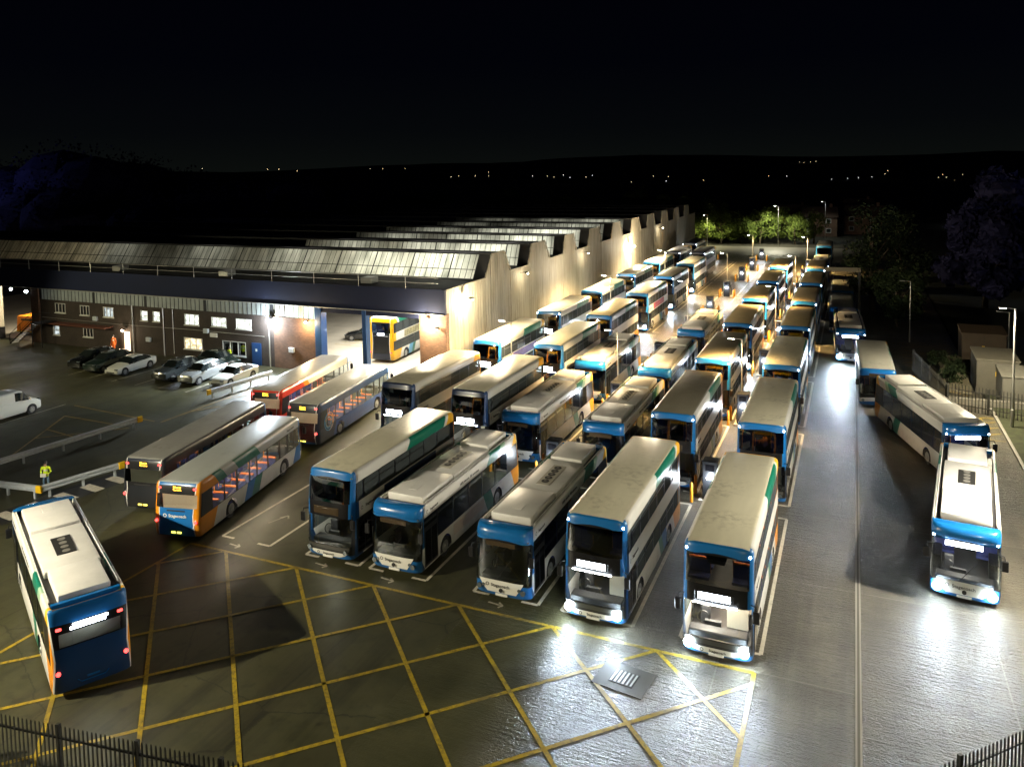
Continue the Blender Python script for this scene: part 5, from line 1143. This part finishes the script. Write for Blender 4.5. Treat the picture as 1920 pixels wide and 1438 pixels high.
m = MB(); m.box(-.15, .15, -.01, .01, -.11, .11); tag(m.build('clipboard', M['panelwhite'], loc=(-42.78, 29.68, 1.08), rz=R(35)), 'white clipboard held by the person in yellow hi-vis', 'clipboard')
person(-54.7, 57.2, R(170), 'person in a yellow hi-vis vest seen from behind by the office wall', HV, DK, RF, holding=False)
person(-70.4, 57.3, R(10), 'person in an orange hi-vis suit beside the lit office doorway', HO, HO, RF, holding=False)
# ------------------------------------------------------------------ vegetation
def leafmat(name, c1, c2):
    m = newmat(name); g = NG(m); co = g.coord(); c = g.ramp(g.rng(g.noise(co, 1.1, 4, .7), .35, .65, 0, 1), [(0, c1), (1, c2)], False); g.l.new(c, g.b.inputs['Base Color']); g.b.inputs['Roughness'].default_value = .9; g.b.inputs['Specular IOR Level'].default_value = .08; return m
LG = leafmat('leaf_green', (.030, .055, .012), (.13, .17, .035)); LD = leafmat('leaf_dark', (.012, .020, .010), (.035, .05, .02)); LN = leafmat('leaf_bluelit', (.008, .008, .028), (.022, .022, .06)); BK = flat('bark', (.05, .035, .02), .9)  # LN: faint blue night light tinted into the leaf colour
_tm = {}
def tree_mesh(seed, w, h, n_, leaf):
    rnd = random.Random(seed); m_ = MB(); cl = []
    for i in range(26):
        a = rnd.uniform(0, 6.283); r = w*.5*math.sqrt(rnd.random()); z = h*(.22+.70*rnd.random()); k = (1-((z/h-.5)/.62)**2); cl.append((cos(a)*r*max(.25, k), sin(a)*r*max(.25, k), z, rnd.uniform(.10, .22)*w))
    if w > 9:
        for c in cl: m_.sphere(c[:3], c[3]*.86, sz=.85)
    for i in range(n_):
        c = rnd.choice(cl); u = Vector((rnd.gauss(0, 1), rnd.gauss(0, 1), rnd.gauss(0, 1))).normalized()*c[3]*rnd.uniform(.5, .98 if w > 9 else 1.15)
        p = Vector(c[:3])+u; a = Vector((rnd.gauss(0, 1), rnd.gauss(0, 1), rnd.gauss(0, 1))).normalized(); b = a.orthogonal().normalized(); s_ = leaf*rnd.uniform(.6, 1.5)
        m_.face([p+a*s_, p+b*s_*.55, p-a*s_, p-b*s_*.55])
    return m_
def tree(x, y, w, h, label, mat, n_=2600, leaf=.22, seed=1, name='tree', z=0, group=None):
    t_ = empty(name, (x, y, z), random.uniform(0, 6), label, 'tree', group)
    m_ = MB(); m_.tube([(0, 0, 0), (.05*w, 0, h*.35), (0, .03*w, h*.75)], [h*.028, h*.018, h*.006], 7)
    for q in range(5): a = q*1.3; m_.tube([(0, 0, h*(.25+.08*q)), (cos(a)*w*.3, sin(a)*w*.3, h*(.45+.08*q))], [h*.012, h*.004], 5)
    m_.build('trunk', BK, t_); tree_mesh(seed, w, h, n_, leaf).build('crown', mat, t_); return t_
hx = [(-33, 190, 8, 7.2), (-28.5, 187, 7.5, 7.6), (-24.5, 190, 7, 7.0), (-20, 188.5, 7, 8.2), (-16, 191, 6.5, 8.6), (-12.3, 189, 6, 7.2), (-8.5, 192, 6, 7.4)]
TL = ['leftmost green tree of the lit belt beyond the road', 'second green tree of the lit belt', 'third green tree of the lit belt', 'tree with pale lit leaves left of the tall lamp post', 'tall tree with pale lit leaves behind the tall lamp post', 'loose tree right of the tall lamp post', 'rightmost tree of the lit belt beside the house']
for i, (x, y, w, h) in enumerate(hx): tree(x, y, w, h, TL[i], LG, 3400, .17, 10+i, group='lit trees beyond the far road')
for i, (x, y, w, h, lb) in enumerate([(2.2, 106, 7, 13, 'tall loose dark tree right of the bus queue'), (5.5, 118, 8, 12, 'dark tree behind the tall loose one'), (4.5, 96, 5, 6.5, 'small dark tree near the unlit lamp post')]): tree(x, y, w, h, lb, LD, 3000, .2, 30+i, group='dark trees right of the yard')
for i, (x, y, w, h, lb) in enumerate([(-160, 125, 58, 17, 'large dark bluish tree mass left of the hall'), (-122, 128, 44, 12.5, 'smaller dark bluish tree beside the large one')]): tree(x, y, w, h, lb, LN, 30000, .36, 40+i, group='big dark trees left of the hall')
for i, (x, y, w, h, lb) in enumerate([(22, 122, 16, 18, 'large dark bluish tree at the right edge'), (15, 112, 10, 13, 'rounded dark bluish tree in front of the right-edge one'), (24, 100, 12, 15, 'dark bluish tree behind the kiosks')]): tree(x, y, w, h, lb, LN, 8000, .45, 50+i, group='big dark trees at the right')
for i in range(12):
    a = i*11-60; tree(-31+i*-13, 196+(i % 3)*9, 13, 9+(i*7 % 4), '%s dark tree from the road in the belt beyond the hall' % (['first', 'second', 'third', 'fourth', 'fifth', 'sixth', 'seventh', 'eighth', 'ninth', 'tenth', 'eleventh', 'twelfth'][i]), LD, 900, .45, 60+i, group='dark trees beyond the hall')
for i, (x, y) in enumerate([(7.6, 72.6), (8.3, 75.5), (6.9, 77.5)]):
    m_ = tree_mesh(80+i, 2.0, 1.4, 700, .09); tag(m_.build('bush', LD, loc=(x, y, .1)), ['low bush nearest the kiosks behind the right fence', 'low bush in the middle behind the right fence', 'low bush farthest back behind the right fence'][i], 'bush')
# ------------------------------------------------------------------ houses, hills and town lights
def house(x, y, w, d, h, rz, label, lit=0):
    t_ = empty('house', (x, y, 0), rz, label, 'house', 'houses beyond the far road'); m_ = MB(); m_.poly([(-w/2, -d/2, 0), (w/2, -d/2, 0), (w/2, d/2, 0), (-w/2, d/2, 0), (-w/2, -d/2, h), (w/2, -d/2, h), (w/2, d/2, h), (-w/2, d/2, h), (-w/2, 0, h+2.2), (w/2, 0, h+2.2)], [(0, 1, 5, 4), (2, 3, 7, 6), (3, 0, 4, 8, 7), (1, 2, 6, 9, 5)])
    m_.build('wall', M['brick'], t_); m_ = MB(); m_.poly([(-w/2-.3, -d/2-.4, h-.2), (w/2+.3, -d/2-.4, h-.2), (w/2+.3, 0, h+2.35), (-w/2-.3, 0, h+2.35), (w/2+.3, d/2+.4, h-.2), (-w/2-.3, d/2+.4, h-.2)], [(0, 1, 2, 3), (3, 2, 4, 5)]); ro = m_.build('roof', flat('tile', (.06, .035, .025), .8), t_)
    m_ = MB(); m_.box(w*.3, w*.3+.7, -.3, .4, h+1.5, h+3.1); m_.build('chimney', M['brick'], ro)
    for k, (a, z) in enumerate(((-.3, 1), (.25, 1), (-.3, 3.4), (.25, 3.4))):
        m_ = MB(); m_.box(a*w-.6, a*w+.6, -d/2-.05, -d/2+.02, z, z+1.1); fo = m_.build('window', M['upvc'], t_); m_ = MB(); m_.box(a*w-.5, a*w+.5, -d/2-.06, -d/2-.04, z+.1, z+1.0); m_.build('pane', WL[1] if k < lit else M['glassdark'], fo)
house(-8.2, 214, 8, 7, 5, R(5), 'brick house with one pale lit window behind the rightmost lit tree', 1)
house(2.5, 222, 9, 7, 5, R(-8), 'dark brick house right of the lit one', 0)
house(1.0, 262, 8, 7, 5, R(10), 'gabled house standing farther up behind the dark one', 1)
house(-16, 232, 8, 7, 4.6, R(4), 'dark house hidden behind the pale lit trees', 0)
house(41, 262, 9, 7, 5.2, R(-12), 'reddish house lit by a street lamp near the right edge', 2)
post_lamp(38.6, 250, 7.6, 'bright street lamp beside the reddish house near the right edge', 900, (.8, 1, .95), arm=1, group='street lamps by the houses')
def hill(name, pts, depth, mat):
    m_ = MB(); n_ = len(pts)
    for i in range(n_-1):
        (x0, y0, h0), (x1, y1, h1) = pts[i], pts[i+1]
        m_.face([(x0, y0-depth, -3), (x1, y1-depth, -3), (x1, y1, h1), (x0, y0, h0)]); m_.face([(x0, y0, h0), (x1, y1, h1), (x1, y1+depth*2, -3), (x0, y0+depth*2, -3)])
    tag(m_.build(name, mat, smooth=60), None, None, None, 'structure')
HM = flat('hill_dark', (.012, .015, .010), .95, var=.5, vs=.004)
rnd = random.Random(4)
pts = [(-4200+i*100, 2600+250*sin(i*.3), 40+10*sin(i*.21+1)+5*sin(i*.57)+rnd.uniform(-2, 2)+(12 if i > 36 else 0)*min(1, (i-36)/10)) for i in range(70)]
hill('hills', pts, 900, HM)
pts = [(-2600+i*60, 1500+120*sin(i*.4), 12+4*sin(i*.3)+2*sin(i*.9)+rnd.uniform(-1, 1)) for i in range(80)]
hill('hills', pts, 500, HM)
TLm = [(.9, .95, 1), (1, .82, .5), (1, .7, .35), (.7, .95, .85)]
m = MB(); mats = [emis('town_light_%d' % i, c, 3) for i, c in enumerate(TLm)]
def townlight(px, py, dist, k, s_=1.0):
    """a lit lamp on its post, at a given distance along the line of sight computed once from the survey"""
    a = math.atan((px-960)/1475.0)-YAW; el = math.atan((318-(px-960)*.0175-py)/1475.0)
    x, y, z = sin(a)*dist, cos(a)*dist, 18.24+math.tan(el)*dist
    m.use(BK); m.box(x-.12, x+.12, y-.12, y+.12, z-7, z-.3); m.use(mats[k]); r = .55*s_*dist/900; m.box(x-r, x+r, y-r, y+r, z-r, z+r)
for px, py, k in [(190, 320, 3), (214, 322, 1), (383, 318, 1), (505, 319, 2), (526, 319, 2), (560, 322, 2), (697, 318, 1), (720, 318, 2), (762, 318, 2), (848, 333, 1), (862, 331, 1), (893, 331, 1), (918, 324, 1), (918, 331, 1), (1000, 331, 0), (1028, 331, 1), (1040, 333, 1), (1058, 329, 0), (1070, 334, 0), (1100, 333, 1), (1112, 330, 0), (1180, 345, 2), (1185, 342, 1), (1205, 304, 1), (1226, 331, 1), (1254, 332, 1), (1250, 340, 0), (1275, 383, 1), (1312, 308, 2), (1320, 338, 2), (1322, 345, 1), (1368, 307, 1), (1395, 341, 0), (1442, 330, 2), (1476, 330, 0), (1500, 305, 1), (1508, 306, 1), (1520, 305, 1), (1530, 304, 1), (1560, 335, 0), (1578, 338, 1), (1590, 333, 0), (1610, 332, 0), (1635, 330, 0), (1660, 325, 1), (1665, 320, 1), (1697, 316, 1), (1705, 312, 1), (1712, 314, 1), (1718, 345, 3), (1725, 342, 3), (1735, 344, 1), (1760, 330, 1), (1768, 325, 2), (1775, 330, 1), (1790, 334, 2), (1805, 325, 1), (1340, 374, 1), (1337, 376, 0), (1058, 371, 0), (828, 353, 1), (1144, 347, 0)]:
    townlight(px, py, 900 if py > 318 else 2100, k, .26 if py > 318 else .2)
tag(m.build('town_lights'), 'scattered tiny lights of the town on the dark hills', 'lights', None, 'stuff')
